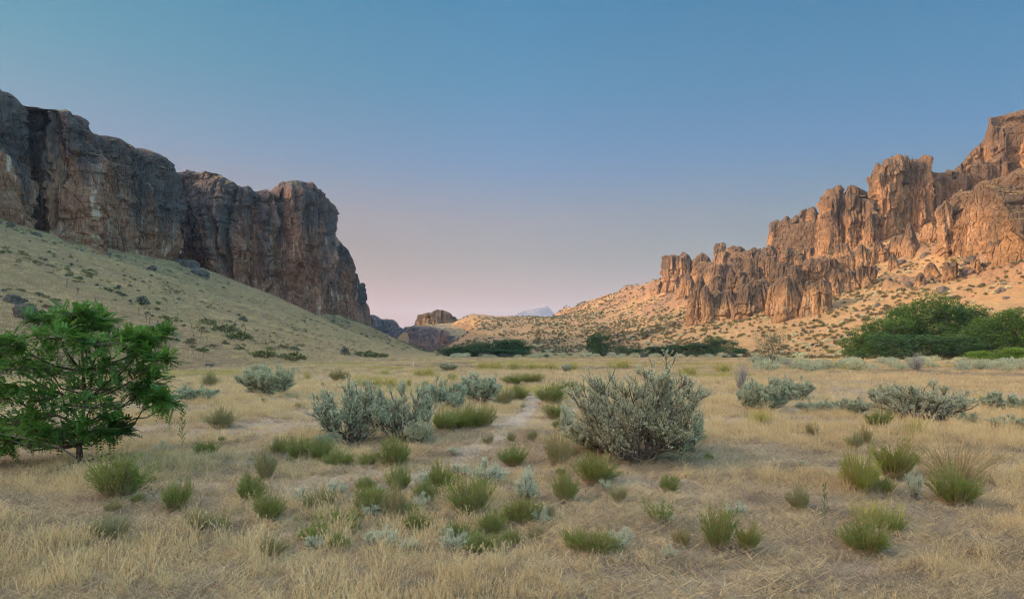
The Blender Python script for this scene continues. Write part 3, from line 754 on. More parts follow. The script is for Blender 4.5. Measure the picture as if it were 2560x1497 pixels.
def make_far_shrub(seed, n=240, R=.55, H=.7, leaf=.16):
    r = np.random.default_rng(seed)
    az = r.uniform(0, 2 * np.pi, n); el = np.arccos(r.uniform(-.1, 1, n)); q = r.uniform(.55, 1.0, n) * (1 + .25 * noise(np.cos(az) * 2 + seed, np.sin(az) * 2, el * 2))
    P = np.stack([np.sin(el) * np.cos(az) * R * q, np.sin(el) * np.sin(az) * R * q, .12 + np.cos(el) * H * .8 * q], -1)
    D = norm(P * [1, 1, .5]) + r.normal(size=P.shape) * .5 + [0, 0, .6]
    V, Fc = leaf_quads(P, D, leaf * r.uniform(.6, 1.3, n), leaf * .55, r)
    m = r.choice(n, 26); tb = tubes(np.stack([np.zeros((26, 3)), P[m] * [.6, .6, .5], P[m] * 1.0], 1), np.tile([.03, .02, .012], (26, 1)), 3)
    t = np.concatenate([np.repeat(r.uniform(0, 1, n), 4), np.zeros(len(tb[0]))])
    V, Fc = join([(V, Fc), tb])
    return V, Fc, t

def make_far_tree(seed, H=8.0, Wd=4.5, n=11000, leaf=.25, lobes=15, base=.08, trunk=.16, sparse=0.0):
    """broad-leaved tree: trunk and limbs reaching into lobes of leaf clumps"""
    r = np.random.default_rng(seed)
    lc, lr = [], []
    for k in range(lobes):
        z = H * (base + .10 + (.80 - base) * (k + .5) / lobes)
        f = math.sin(math.pi * min(1, (z / H - base + .12) / (1.1 - base) * .9)) ** .7
        a = r.uniform(0, 6.283); q = Wd * .62 * f * r.uniform(.35, 1.0)
        lc.append((math.cos(a) * q, math.sin(a) * q, z)); lr.append(Wd * r.uniform(.26, .44) * (.75 + .35 * f))
    lc.append((r.normal() * .2, r.normal() * .2, H * .82)); lr.append(Wd * .36)
    lc, lr = np.array(lc), np.array(lr)
    pr = lr ** 2 / (lr ** 2).sum(); m = r.choice(len(lc), n, p=pr)
    dd = norm(r.normal(size=(n, 3))); q = r.uniform(.35, 1.0, n) ** .5
    wob = 1 + .3 * noise(dd[:, 0] * 2.5 + m * 7.1, dd[:, 1] * 2.5, dd[:, 2] * 2.5)
    P = lc[m] + dd * (lr[m] * q * wob)[:, None] * [1, 1, .78]
    keep = (P[:, 2] > H * base * .6 + .05) & (noise(P[:, 0] / (Wd * .16) + seed, P[:, 1] / (Wd * .16), P[:, 2] / (Wd * .16)) > -.42 + sparse)
    P, dd, m = P[keep], dd[keep], m[keep]
    D = dd * .6 + r.normal(size=P.shape) * .7 + [0, 0, -.1]
    V, Fc = leaf_quads(P, D, leaf * r.uniform(.6, 1.35, len(P)), leaf * .62 * r.uniform(.7, 1.2, len(P)), r)
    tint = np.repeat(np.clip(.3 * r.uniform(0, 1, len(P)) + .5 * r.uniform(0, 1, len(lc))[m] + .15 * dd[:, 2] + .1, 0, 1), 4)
    a = np.array([[0, 0, -.3]] + [[0, 0, H * base * .9 + .2]] * len(lc)); b = np.concatenate([[[0.05, 0, H * .55]], lc])
    br = curve_pts(a, b, 5, -.03, r, .05)
    rad = np.concatenate([np.linspace(trunk, trunk * .45, 5)[None], np.tile(np.linspace(trunk * .5, trunk * .1, 5), (len(lc), 1))])
    return (V, Fc, tint), tubes(br, rad, 5)

def mesh_of(name, d, m, smooth=False):
    return new_mesh(name, d[0], [d[1]], m, smooth, {'tint': d[2]} if len(d) > 2 else None)

# ------------------------------------------------------------------ dry grass: stuff, instanced over the valley floor
def scatter(name, P, S, RZ, IDX, sources, label=None, cat=None, tilt=None):
    """one object whose points carry copies of the source meshes (uncountable growth only)"""
    me = bpy.data.meshes.new(name)
    me.vertices.add(len(P)); me.vertices.foreach_set('co', np.asarray(P, np.float32).ravel())
    for k, a, ty in (('scl', S, 'FLOAT'), ('rotz', RZ, 'FLOAT'), ('idx', IDX, 'INT')):
        at = me.attributes.new(k, ty, 'POINT'); at.data.foreach_set('value', np.asarray(a, np.float32 if ty == 'FLOAT' else np.int32))
    col = bpy.data.collections.new(name + '_sources')
    for i, sm in enumerate(sources):
        so = bpy.data.objects.new('%s_source_%02d' % (name, i), sm); col.objects.link(so)
    ng = bpy.data.node_groups.new(name, 'GeometryNodeTree')
    ng.interface.new_socket('Geometry', in_out='INPUT', socket_type='NodeSocketGeometry')
    ng.interface.new_socket('Geometry', in_out='OUTPUT', socket_type='NodeSocketGeometry')
    N = ng.nodes.new
    gi, go = N('NodeGroupInput'), N('NodeGroupOutput')
    ci = N('GeometryNodeCollectionInfo'); ci.inputs[0].default_value = col; ci.inputs['Separate Children'].default_value = True; ci.inputs['Reset Children'].default_value = True
    ip = N('GeometryNodeInstanceOnPoints'); ip.inputs['Pick Instance'].default_value = True
    def na(nm, ty):
        a = N('GeometryNodeInputNamedAttribute'); a.data_type = ty; a.inputs[0].default_value = nm; return a.outputs[0]
    cx = N('ShaderNodeCombineXYZ')
    ng.links.new(na('rotz', 'FLOAT'), cx.inputs[2])
    ng.links.new(gi.outputs[0], ip.inputs['Points']); ng.links.new(ci.outputs[0], ip.inputs['Instance'])
    ng.links.new(na('idx', 'INT'), ip.inputs['Instance Index'])
    ng.links.new(cx.outputs[0], ip.inputs['Rotation']); ng.links.new(na('scl', 'FLOAT'), ip.inputs['Scale'])
    ng.links.new(ip.outputs[0], go.inputs[0])
    o = link(name, me, kind='stuff')
    if label: o['label'] = label; o['category'] = cat
    md = o.modifiers.new('scatter', 'NODES'); md.node_group = ng
    return o

def ring_points(d0, d1, dens, half=.80, r=rng):
    """random ground points between two distances inside the view fan"""
    area = half * (d1 * d1 - d0 * d0); n = int(area * dens)
    d = np.sqrt(r.uniform(d0 * d0, d1 * d1, n)); a = r.uniform(-half, half, n)
    return d * np.sin(a), d * np.cos(a)

FOOT = []      # ground covered by shrubs, where grass stays short
# ------------------------------------------------------------------ shrubs with their parts
PI = math.pi
class Kind:
    """a few grown forms of one plant; every placed plant is its own object with its own parts"""
    def __init__(s, forms, parts): s.forms, s.parts = forms, parts      # forms: list of tuples of meshes, parts: part names
    def place(s, name, px, py, wpx, hpx, label, cat, group=None, form=None, rz=None, pos=None, sink=0.0):
        p = hit(px, py) if pos is None else pos
        d = p[1]
        f = s.forms[(form if form is not None else int(rng.integers(len(s.forms))))]
        w, h = wpx / F * d, hpx / F * d
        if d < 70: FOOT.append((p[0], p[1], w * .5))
        if 'rabbit' in name: w *= 1.12; h *= 1.1
        t = thing(name, tuple(p - [0, 0, sink]), label, cat, group, rz if rz is not None else rng.uniform(0, 6.28), (w / 2, w / 2, h))
        for nm, me in zip(s.parts, f): link(nm, me, t)
        return t

def sage_kind(mname, seeds, **kw):
    fs = []
    for sd in seeds:
        a, b = make_sage(sd, **kw)
        # normalise: half width 1, height 1
        V = a[0]; rx = np.percentile(np.abs(V[:, :2]), 97.5); hz = np.percentile(V[:, 2], 99.3)
        sc = np.array([1 / rx, 1 / rx, 1 / hz])
        fs.append((mesh_of('sage_foliage', (a[0] * sc, a[1], a[2]), M[mname]), mesh_of('sage_branches', (b[0] * sc, b[1]), M['sage_wood'])))
    return Kind(fs, ('foliage', 'branches'))

def rabbit_kind(mname, seeds, **kw):
    fs = []
    for sd in seeds:
        a, b = make_rabbit(sd, **kw)
        V = a[0]; rx = np.percentile(np.abs(V[:, :2]), 98); hz = np.percentile(V[:, 2], 99.3)
        sc = np.array([1 / rx, 1 / rx, 1 / hz])
        fs.append((mesh_of('rabbitbrush_foliage', (a[0] * sc, a[1], a[2]), M[mname]), mesh_of('rabbitbrush_stems', (b[0] * sc, b[1], b[2]), M['rabbit_stem'])))
    return Kind(fs, ('foliage', 'stems'))

BIG = sage_kind('sage', [3], nst=30, nsub=15, nspk=9, leaves=18, spike=.10, leaf=.0185, leafw=.42, open_=.16, R=.72, wood=.6)
VASE = sage_kind('sage_blue', [11, 12], nst=22, nsub=15, nspk=9, leaves=17, spike=.09, leaf=.022, leafw=.42, open_=.30, R=.75, wood=.6)
ROUND = sage_kind('sage', [21, 22, 23], nst=26, nsub=12, nspk=8, leaves=11, spike=.11, leaf=.05, leafw=.36, open_=.08, R=.9, wood=.7)
BLUER = sage_kind('sage_blue', [31, 32], nst=28, nsub=12, nspk=8, leaves=11, spike=.11, leaf=.05, leafw=.36, open_=.06, R=1.0, wood=.7)
PALE = sage_kind('sage_pale', [41, 42, 43], nst=9, nsub=6, nspk=5, leaves=14, spike=.26, leaf=.075, open_=.05, R=.5)
FAN = sage_kind('sage', [51], nst=34, nsub=10, nspk=6, leaves=12, spike=.15, leaf=.042, leafw=.36, open_=.4, R=1.2, wood=1.0)
RB = rabbit_kind('rabbit', [61, 62, 63, 64, 65])
RBY = rabbit_kind('rabbit_yellow', [71, 72])
RBD = rabbit_kind('rabbit_dull', [81, 82, 83], n=230, leaves=14)
THIN = rabbit_kind('rabbit', [91, 92], n=34, leaves=22, leaf=.10, lw=.12, R=.45)
TWIG = rabbit_kind('rabbit_dull', [97], n=150, leaves=9, leaf=.05, lw=.11, low=.72, R=.75)

SAGES = [
 (BIG, 1600, 1152, 285, 230, 'tall grey-green sagebrush standing right of the trail, largest shrub on the valley floor', 0),
 (ROUND, 1500, 1128, 150, 82, 'low sagebrush lobe hugging the left foot of the tallest sagebrush', None),
 (ROUND, 1705, 1128, 110, 100, 'upright sagebrush tucked against the right foot of the tallest sagebrush', None),
 (VASE, 882, 1108, 190, 152, 'blue-grey vase-shaped sagebrush with dark bare stems left of the trail', 0),
 (VASE, 1010, 1104, 160, 142, 'blue-grey sagebrush right of the gap beside the vase-shaped one', 1),
 (BLUER, 1108, 1030, 110, 82, 'dark blue-grey sagebrush just behind the gapped pair left of the trail', 0),
 (BLUER, 1203, 1003, 104, 66, 'rounded sagebrush furthest back in the row left of the trail', 1),
 (ROUND, 672, 990, 128, 74, 'lone dark rounded sagebrush on the grass below the left cliff', 1),
 (BLUER, 488, 1003, 88, 38, 'low cushion of blue-green sagebrush right of the green locust tree', 0),
 (BLUER, 1908, 1030, 120, 82, 'broad grey sagebrush behind the tallest one, right of it', 1),
 (BLUER, 1985, 1000, 80, 56, 'grey sagebrush adjoining the broad one on its far right side', 0),
 (FAN, 2305, 1052, 212, 96, 'leaning dark-stemmed sagebrush spreading like a fan on the right', 0),
 (ROUND, 2215, 1020, 70, 55, 'small pale sagebrush beside the left edge of the fan-shaped one', 0),
 (BLUER, 2042, 1036, 84, 36, 'low flat sagebrush in the grass left of the fan-shaped one', 0),
 (ROUND, 2125, 1036, 84, 40, 'low dark sagebrush between the flat one and the fan-shaped one', 2),
 (BLUER, 2420, 1066, 60, 36, 'small blue-grey sagebrush at the right foot of the fan-shaped one', 1),
 (BLUER, 2512, 1028, 96, 46, 'tall-grass-ringed sagebrush near the right edge behind the rounded one', 1),
 (BLUER, 2520, 1078, 76, 40, 'rounded blue-grey sagebrush nearest the right edge of the meadow', 0),
 (ROUND, 1418, 930, 24, 20, 'tiny dark sagebrush alone in the pale grass beyond the trail end', 0),
 (ROUND, 1120, 926, 44, 18, 'brownish low sagebrush far back in the grass left of the trail', 1),
 (PALE, 1225, 1218, 78, 74, 'bushy pale sagebrush beside the trail behind the green clump with silver sprig', 0),
 (PALE, 1150, 1190, 48, 32, 'small pale sagebrush left of the bushy pale one by the trail', 1),
 (PALE, 1168, 1290, 46, 70, 'silver sagebrush sprig growing in front of a bright green clump', 2),
 (PALE, 1318, 1258, 52, 84, 'tall narrow silver sagebrush right of the bright green clump near the trail', 1),
 (PALE, 1352, 1312, 42, 48, 'small silver sagebrush in front of the tall narrow silver one', 0),
 (PALE, 932, 1368, 40, 48, 'little silver sagebrush in the foremost grass left of centre', 2),
 (PALE, 748, 1262, 30, 46, 'thin silver sagebrush sprig on the bare patch left of the trail', 1),
 (PALE, 1052, 1278, 44, 50, 'faint silver sagebrush left of the bright green clump with silver sprig', 0),
 (PALE, 1512, 1228, 28, 30, 'tiny silver sagebrush at the edge of the bare patch below the tallest one', 1),
 (PALE, 2287, 1252, 40, 80, 'oval silver sagebrush between the yellow-green and the twiggy bush', 2),
 (PALE, 410, 1132, 38, 32, 'small silvery sagebrush beside the slender seedling right of the locust', 0),
 (PALE, 1416, 1080, 34, 70, 'pale sagebrush strip along the right edge of the trail', 1),
 (BLUER, 822, 1118, 56, 40, 'small blue sagebrush at the left foot of the vase-shaped one', 0),
 (ROUND, 1045, 1110, 60, 60, 'small grey sagebrush at the right foot of the gapped pair', 2),
]
for i, (kd, px, py, w, h, lab, fm) in enumerate(SAGES):
    kd.place('sagebrush', px, py, w, h, lab, 'sagebrush', 'sagebrush scattered over the valley floor', fm, rz=None if i not in (0, 3, 4, 11) else [0.4, 0, 0, 2.6, 1.1, 0, 0, 0, 0, 0, 0, .3][i])

RABBITS = [
 (RB, 300, 1242, 124, 104, 'broad dark green rabbitbrush in front of the locust trunk'),
 (RB, 440, 1278, 66, 76, 'upright green rabbitbrush right of the broad one below the locust'),
 (RB, 515, 1144, 52, 40, 'small deep green rabbitbrush ball on the grass right of the seedling'),
 (RBD, 553, 1070, 74, 46, 'olive-brown rabbitbrush on the grass behind the small green ball'),
 (RBD, 664, 1200, 48, 76, 'dusty upright rabbitbrush left of the green row before the vase sagebrush'),
 (RB, 625, 1256, 66, 66, 'green rabbitbrush just below the dusty upright one'),
 (RB, 672, 1302, 66, 70, 'bright green rabbitbrush foremost of the three below the dusty one'),
 (RB, 700, 1138, 46, 42, 'leftmost small bush of the green row before the vase sagebrush'),
 (RB, 748, 1152, 56, 58, 'second bush from the left in the green row before the vase sagebrush'),
 (RB, 800, 1152, 56, 54, 'third bush from the left in the green row before the vase sagebrush'),
 (RB, 845, 1168, 66, 44, 'rightmost and lowest bush of the green row before the vase sagebrush'),
 (RB, 985, 1168, 74, 70, 'dark green rabbitbrush among straw grass in front of the gapped sagebrush pair'),
 (RB, 995, 1228, 54, 60, 'bright round-topped rabbitbrush alone on the sandy edge of the trail'),
 (RB, 928, 1288, 70, 70, 'deep green rabbitbrush below the sandy patch left of the trail'),
 (RBD, 800, 1276, 82, 58, 'sparse green rabbitbrush beside the thin silver sprig'),
 (RBD, 986, 1300, 54, 90, 'dry-stemmed rabbitbrush right of the deep green one below the sandy patch'),
 (THIN, 862, 1322, 96, 52, 'loose weedy rabbitbrush in the foremost grass under the sandy patch'),
 (THIN, 782, 1362, 96, 66, 'sprawling weedy rabbitbrush on the bare foreground at lower left'),
 (RB, 1100, 1228, 56, 72, 'upright green rabbitbrush left of the bushy pale sagebrush'),
 (RB, 1175, 1292, 92, 98, 'large bright green clump around the silver sprig near the trail'),
 (RB, 1112, 1078, 60, 50, 'left end of the long green bank beside the trail'),
 (RB, 1160, 1074, 74, 56, 'middle of the long green bank beside the trail'),
 (RB, 1205, 1070, 62, 54, 'right end of the long green bank beside the trail'),
 (RB, 1282, 1164, 62, 48, 'green rabbitbrush right of the bushy pale sagebrush by the trail'),
 (RBD, 1395, 1168, 76, 78, 'brown-footed rabbitbrush left of the tallest sagebrush'),
 (RB, 1486, 1212, 96, 74, 'wide dark green rabbitbrush at the left front of the tallest sagebrush'),
 (RB, 1412, 1258, 58, 74, 'upright green rabbitbrush in front of the wide dark green one'),
 (RB, 1310, 1308, 84, 62, 'green rabbitbrush at the foot of the tall narrow silver sagebrush'),
 (RB, 1202, 1385, 106, 50, 'wide green rabbitbrush foremost at the centre of the meadow'),
 (RB, 1494, 1388, 96, 58, 'green rabbitbrush foremost right of centre'),
 (THIN, 1652, 1312, 88, 62, 'thin green weed clump on the straw right of centre'),
 (RB, 1796, 1376, 68, 104, 'tall bright green rabbitbrush foremost on the right half'),
 (RB, 1866, 1380, 54, 70, 'shorter green rabbitbrush beside the tall foremost one'),
 (RBY, 2150, 1234, 84, 100, 'yellow-green rabbitbrush on the right meadow'),
 (RB, 2232, 1194, 92, 90, 'green rabbitbrush behind the yellow-green one'),
 (TWIG, 2388, 1204, 168, 108, 'dark twiggy half-bare rabbitbrush on the right meadow'),
 (RB, 2388, 1264, 104, 92, 'green rabbitbrush in front of the dark twiggy one'),
 (RBD, 1998, 1278, 50, 62, 'small green rabbitbrush alone left of the leafy weed on the right meadow'),
 (RB, 2162, 1385, 98, 86, 'dark green rabbitbrush foremost at the far right'),
 (RB, 2196, 1076, 58, 50, 'green rabbitbrush at the left foot of the fan-shaped sagebrush'),
 (RBD, 2030, 1090, 32, 34, 'small olive rabbitbrush in the grass below the flat sagebrush'),
 (RBD, 2164, 1110, 26, 44, 'narrow olive rabbitbrush below the one at the fan-shaped sagebrush'),
 (RBD, 2138, 1122, 40, 40, 'faded rabbitbrush left of the narrow olive one'),
 (RB, 1378, 1008, 66, 46, 'rounded green rabbitbrush right of the trail where it narrows'),
 (RB, 1424, 984, 58, 30, 'low green rabbitbrush furthest right above the narrowing trail'),
 (RB, 1388, 1048, 48, 36, 'green rabbitbrush right of the trail below the rounded one'),
 (RB, 1404, 1078, 46, 32, 'green rabbitbrush beside the pale sagebrush strip at the trail'),
 (RBD, 1330, 1104, 24, 30, 'tiny dull rabbitbrush growing on the trail edge'),
 (RB, 1470, 1044, 32, 38, 'small green rabbitbrush between the trail and the tallest sagebrush'),
 (RB, 1285, 960, 54, 24, 'left one of the green patch at the head of the trail'),
 (RB, 1330, 958, 50, 24, 'right one of the green patch at the head of the trail'),
 (RBD, 1262, 1012, 48, 42, 'green rabbitbrush left of the narrow trail, nearer one of two'),
 (RB, 1296, 1000, 42, 36, 'green rabbitbrush left of the narrow trail, further one of two'),
 (THIN, 556, 1330, 40, 50, 'slender green weed clump right of the lower left bushes'),
 (RBD, 272, 1350, 104, 56, 'dull olive rabbitbrush in the lower left corner of the meadow'),
 (RBD, 845, 952, 46, 28, 'dark olive bush alone in the grass right of the lone rounded sagebrush'),
 (RBD, 525, 972, 40, 40, 'olive bush behind the cushion of blue-green sagebrush'),
 (RBD, 1278, 1108, 24, 26, 'tiny dull bush in the middle of the widening trail'),
]
for kd, px, py, w, h, lab in RABBITS:
    kd.place('rabbitbrush', px, py, w, h, lab, 'bush', 'green rabbitbrush over the valley floor')

# small sprigs crowding in between, mostly along the trail
r3 = np.random.default_rng(31)
SPRIG = [(RB, 'rabbitbrush', 'tiny green rabbitbrush sprig in the near straw grass', 'bush', 'tiny green sprigs in the near grass'), (PALE, 'sagebrush', 'tiny silver sagebrush sprig in the near straw grass', 'sagebrush', 'tiny silver sprigs in the near grass'),
         (RBD, 'rabbitbrush', 'tiny dry olive bush sprig in the near straw grass', 'bush', 'tiny dry sprigs in the near grass')]
for k in range(88):
    px = r3.normal(1080, 330) if k % 3 else r3.uniform(150, 2450)
    py = r3.uniform(1085, 1400) if k % 4 else r3.uniform(960, 1090)
    kd, nm, lab, cat, grp = SPRIG[int(r3.choice(3, p=[.45, .25, .3]))]
    q = r3.uniform(.55, 1.2) * (py - 880) / 330
    kd.place(nm, px, py, 40 * q, 36 * q, lab, cat, grp)

# tall yellow bunch grass further back
YT = [new_mesh('bunch_grass', *(lambda d: (d[0] / np.array([.34, .34, .6]), [d[1]], M['yellow_grass'], False, {'tint': d[2]}))(make_tuft(300 + k, n=170, H=.6, w=.0075, spread=.28, fan=.22))) for k in range(3)]
BUNCH = [(905, 968, 46, 30), (938, 970, 60, 34), (975, 968, 46, 28), (1045, 942, 36, 22), (1072, 942, 44, 26), (962, 938, 26, 16), (1022, 966, 16, 22), (1065, 968, 20, 20),
         (1205, 924, 40, 22), (1240, 925, 50, 24), (1285, 924, 48, 22), (1330, 924, 44, 20), (1375, 925, 48, 22), (1430, 924, 44, 20), (1130, 952, 30, 22), (768, 950, 18, 22), (1548, 918, 60, 22), (1720, 938, 60, 26), (1808, 930, 50, 24), (2130, 925, 60, 22), (2090, 922, 50, 20), (2290, 1092, 50, 48), (2470, 1022, 50, 40), (900, 955, 24, 14), (1900, 1058, 60, 36), (2190, 1320, 120, 70)]
for px, py, w, h in BUNCH:
    p = hit(px, py)
    o = link('bunch_grass', YT[int(rng.integers(3))], None, tuple(p)); o.scale = (w / 2 / F * p[1], w / 2 / F * p[1], h / F * p[1]); o.rotation_euler = (0, 0, rng.uniform(0, 6.28))
    o['label'] = 'yellow bunch grass tuft standing above the pale meadow grass'; o['category'] = 'grass tuft'; o['group'] = 'yellow bunch grass tufts on the meadow'

# slender leafy weeds
def make_seedling(seed, n=10, H=1.0):
    r = np.random.default_rng(seed)
    st = np.array([[[0, 0, -.02], [.01, 0, .3], [-.01, .01, .65], [0, 0, 1.0]]]) * [1, 1, H]
    z = np.linspace(.12, .98, 16); P0, D0 = [], []
    for i, q in enumerate(z):
        a = i * 2.4; l = .26 * (1.05 - q) + .07
        for u in np.linspace(.15, 1, 9):
            P0.append([math.cos(a) * l * u, math.sin(a) * l * u, q + l * u * .5])
            D0.append([math.cos(a) + r.normal() * .6, math.sin(a) + r.normal() * .6, .5 + r.normal() * .5])
    P0 = np.array(P0)
    V, Fc = leaf_quads(P0, np.array(D0), .10 * r.uniform(.7, 1.2, len(P0)), .035, r)
    e = np.array([[[0, 0, q], [math.cos(i * 2.4) * l, math.sin(i * 2.4) * l, q + l * .5]] for i, q in enumerate(z) for l in [.26 * (1.05 - q) + .07]])
    return (V, Fc, np.repeat(r.uniform(0, 1, len(P0)), 4)), join([tubes(st, np.array([[.016, .013, .01, .005]]), 5), tubes(e, np.full((len(e), 2), .004), 3)])
a, b = make_seedling(5)
SEED = Kind([(mesh_of('weed_leaves', a, M['weed']), mesh_of('weed_stem', b, M['bark']))], ('foliage', 'stem'))
for px, py, w, h, lab in [(455, 1122, 80, 104, 'slender dark leafy seedling standing alone right of the locust'),
                          (2062, 1302, 62, 92, 'bright leafy weed beside the small rabbitbrush on the right meadow'),
                          (610, 1372, 50, 40, 'small leafy weed in the bare foreground at lower left'),
                          (424, 1082, 40, 40, 'tiny leafy weed behind the slender seedling')]:
    SEED.place('weed_plant', px, py, w, h, lab, 'weed')

# bare grey twig bushes
def make_twigs(seed, n=60):
    r = np.random.default_rng(seed)
    az = r.uniform(0, 6.28, n); q = r.uniform(.1, 1, n)
    tip = np.stack([np.cos(az) * q * .85, np.sin(az) * q * .85, r.uniform(.6, 1, n) * (1 - .25 * q)], -1)
    st = curve_pts(tip * [.06, .06, 0], tip, 5, .1, r, .05)
    i = np.repeat(np.arange(n), 5); k = r.integers(2, 5, len(i)); b0 = st[i, k]
    b1 = b0 + norm(r.normal(size=b0.shape) * .5 + [0, 0, .8]) * r.uniform(.08, .22, len(i))[:, None]
    wd = join([tubes(st, np.linspace(.018, .006, 5)[None] * np.ones((n, 1)), 4), tubes(np.stack([b0, b1], 1), np.tile([.006, .003], (len(i), 1)), 3)])
    m = np.repeat(np.arange(len(i)), 2)
    V, Fc = leaf_quads(b0[m] + (b1 - b0)[m] * r.uniform(.3, 1, len(m))[:, None], r.normal(size=(len(m), 3)), .05, .02, r)
    return (V, Fc, np.repeat(r.uniform(0, 1, len(m)), 4)), wd
a, b = make_twigs(8)
TW = Kind([(mesh_of('twig_leaves', a, M['sage']), mesh_of('twigs', b, M['dead_wood']))], ('foliage', 'branches'))
for px, py, w, h, lab in [(1852, 976, 58, 74, 'slender bare grey bush behind the broad sagebrush on the right'),
                          (2290, 925, 66, 44, 'dark gnarled bare bush before the right grove'),
                          (1975, 916, 60, 20, 'low bare bush in the grass beside the grey thin tree')]:
    TW.place('bare_bush', px, py, w, h, lab, 'bush')

# ------------------------------------------------------------------ the dry grass itself
TUFTS = [mesh_of('dry_tuft', make_tuft(200 + k, n=36, H=h, w=w_, spread=sp, fan=fn), M[mt]) for k, (h, w_, sp, fn, mt) in enumerate([
    (.17, .0032, .15, .38, 'dry'), (.22, .0032, .16, .34, 'dry'), (.12, .0034, .20, .6, 'dry'), (.18, .0034, .14, .45, 'dry2'), (.34, .0030, .12, .24, 'dry')])]
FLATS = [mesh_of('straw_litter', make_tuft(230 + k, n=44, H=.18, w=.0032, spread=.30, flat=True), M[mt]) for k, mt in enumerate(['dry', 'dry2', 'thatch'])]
FARS = [mesh_of('far_tuft', make_tuft(260 + k, n=26, H=.27, w=w_, spread=.55, fan=.45), M[mt]) for k, (w_, mt) in enumerate([(.008, 'dry'), (.010, 'dry2'), (.010, 'dry'), (.009, 'yellow_grass')])]
GP, GS, GR, GI = [], [], [], []
def add_grass(x, y, s, idx):
    GP.append(np.stack([x, y, height(x, y)], -1)); GS.append(s); GR.append(rng.uniform(0, 6.28, len(x))); GI.append(idx)
for d0, d1, dens, fd in [(1.0, 4.6, 70, 50), (4.6, 9, 100, 80), (9, 16, 75, 45), (16, 28, 42, 12), (28, 45, 15, 4)]:
    x, y = ring_points(d0, d1, dens)
    bb = bare(x, y)
    pn = .5 + 1.15 * fbm(x / 1.9, y / 1.9, 5, 4)
    keep = rng.uniform(size=len(x)) < np.clip((1 - bb * 1.05) * (.12 + 1.05 * np.clip(pn, 0, 1)), .0, 1)
    x, y, pn = x[keep], y[keep], pn[keep]
    out = np.ones(len(x), bool)
    for qx, qy, qr in FOOT: out &= (np.hypot(x - qx, y - qy) > qr * .62) | (rng.uniform(size=len(x)) < .12)
    x, y, pn = x[out], y[out], pn[out]
    add_grass(x, y, rng.uniform(.55, 1.05, len(x)) * (.45 + .5 * np.clip(pn, 0, 1.2)) * (.82 if d0 < 9 else .95 if d0 < 16 else 1.15), rng.choice(5, len(x), p=[.28, .2, .24, .18, .10]))
    x, y = ring_points(d0, d1, fd)
    keep = rng.uniform(size=len(x)) < 1 - .65 * sstep(1.0, .6, trail_dist(x, y))
    x, y = x[keep], y[keep]
    add_grass(x, y, rng.uniform(.5, 1.1, len(x)), 5 + rng.choice(3, len(x)))
for d0, d1, dens in [(28, 60, 6), (60, 130, 2.2), (130, 330, .35)]:
    x, y = ring_points(d0, d1, dens, .66)
    keep = (x > -120) & (x < 130) & (rng.uniform(size=len(x)) < .55 + .5 * fbm(x / 9, y / 16, 3, 3))
    x, y = x[keep], y[keep]
    yel = fbm(x / 13, y / 26, 11, 3) > .35
    add_grass(x, y, rng.uniform(.6, 1.15, len(x)) * (1.0 if d0 < 100 else 1.5), np.where(yel & (rng.uniform(size=len(x)) < .6), 11, 8 + rng.choice(3, len(x))))
n = 46000
x, y = rng.uniform(15, 290, n), rng.uniform(150, 760, n)
s_ = side_s(x, y, R_TOE, R_BASE)
keep = (s_ > -.1) & (s_ < 1.05) & (np.abs(x / y) < .74) & (rng.uniform(size=n) < .5 + .6 * fbm(x / 9, y / 12, 3, 4))
x, y = x[keep], y[keep]
add_grass(x, y, rng.uniform(1.3, 2.8, len(x)), 8 + rng.choice(3, len(x), p=[.12, .78, .10]))
for qx, qy, qr in FOOT:      # dark fallen litter under each shrub, added as its contact shadow
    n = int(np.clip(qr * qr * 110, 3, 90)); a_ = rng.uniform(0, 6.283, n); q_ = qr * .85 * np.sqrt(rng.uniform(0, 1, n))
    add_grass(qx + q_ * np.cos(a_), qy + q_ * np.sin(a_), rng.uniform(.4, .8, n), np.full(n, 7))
for side, x0, x1, y0, y1, n in [('l', -150, -26, 25, 420, 60000)]:
    x, y = rng.uniform(x0, x1, n), y1 * np.sqrt(rng.uniform((y0 / y1) ** 2, 1, n)) ** 1.0
    s_ = side_s(x, y, L_TOE, L_BASE)
    keep = (s_ > -.1) & (s_ < 1.02) & (np.abs(x / y) < .78) & (rng.uniform(size=n) < .6 + .55 * fbm(x / 7, y / 10, 3, 4))
    x, y = x[keep], y[keep]
    ol = fbm(x / 15, y / 20, 21, 4) > .22
    add_grass(x, y, rng.uniform(.8, 1.7, len(x)) * (1 + y / 260), np.where(ol & (rng.uniform(size=len(x)) < .05), 11, 8 + rng.choice(3, len(x), p=[.1, .8, .1])))
scatter('dry_grass', np.concatenate(GP), np.concatenate(GS), np.concatenate(GR), np.concatenate(GI), TUFTS + FLATS + FARS)

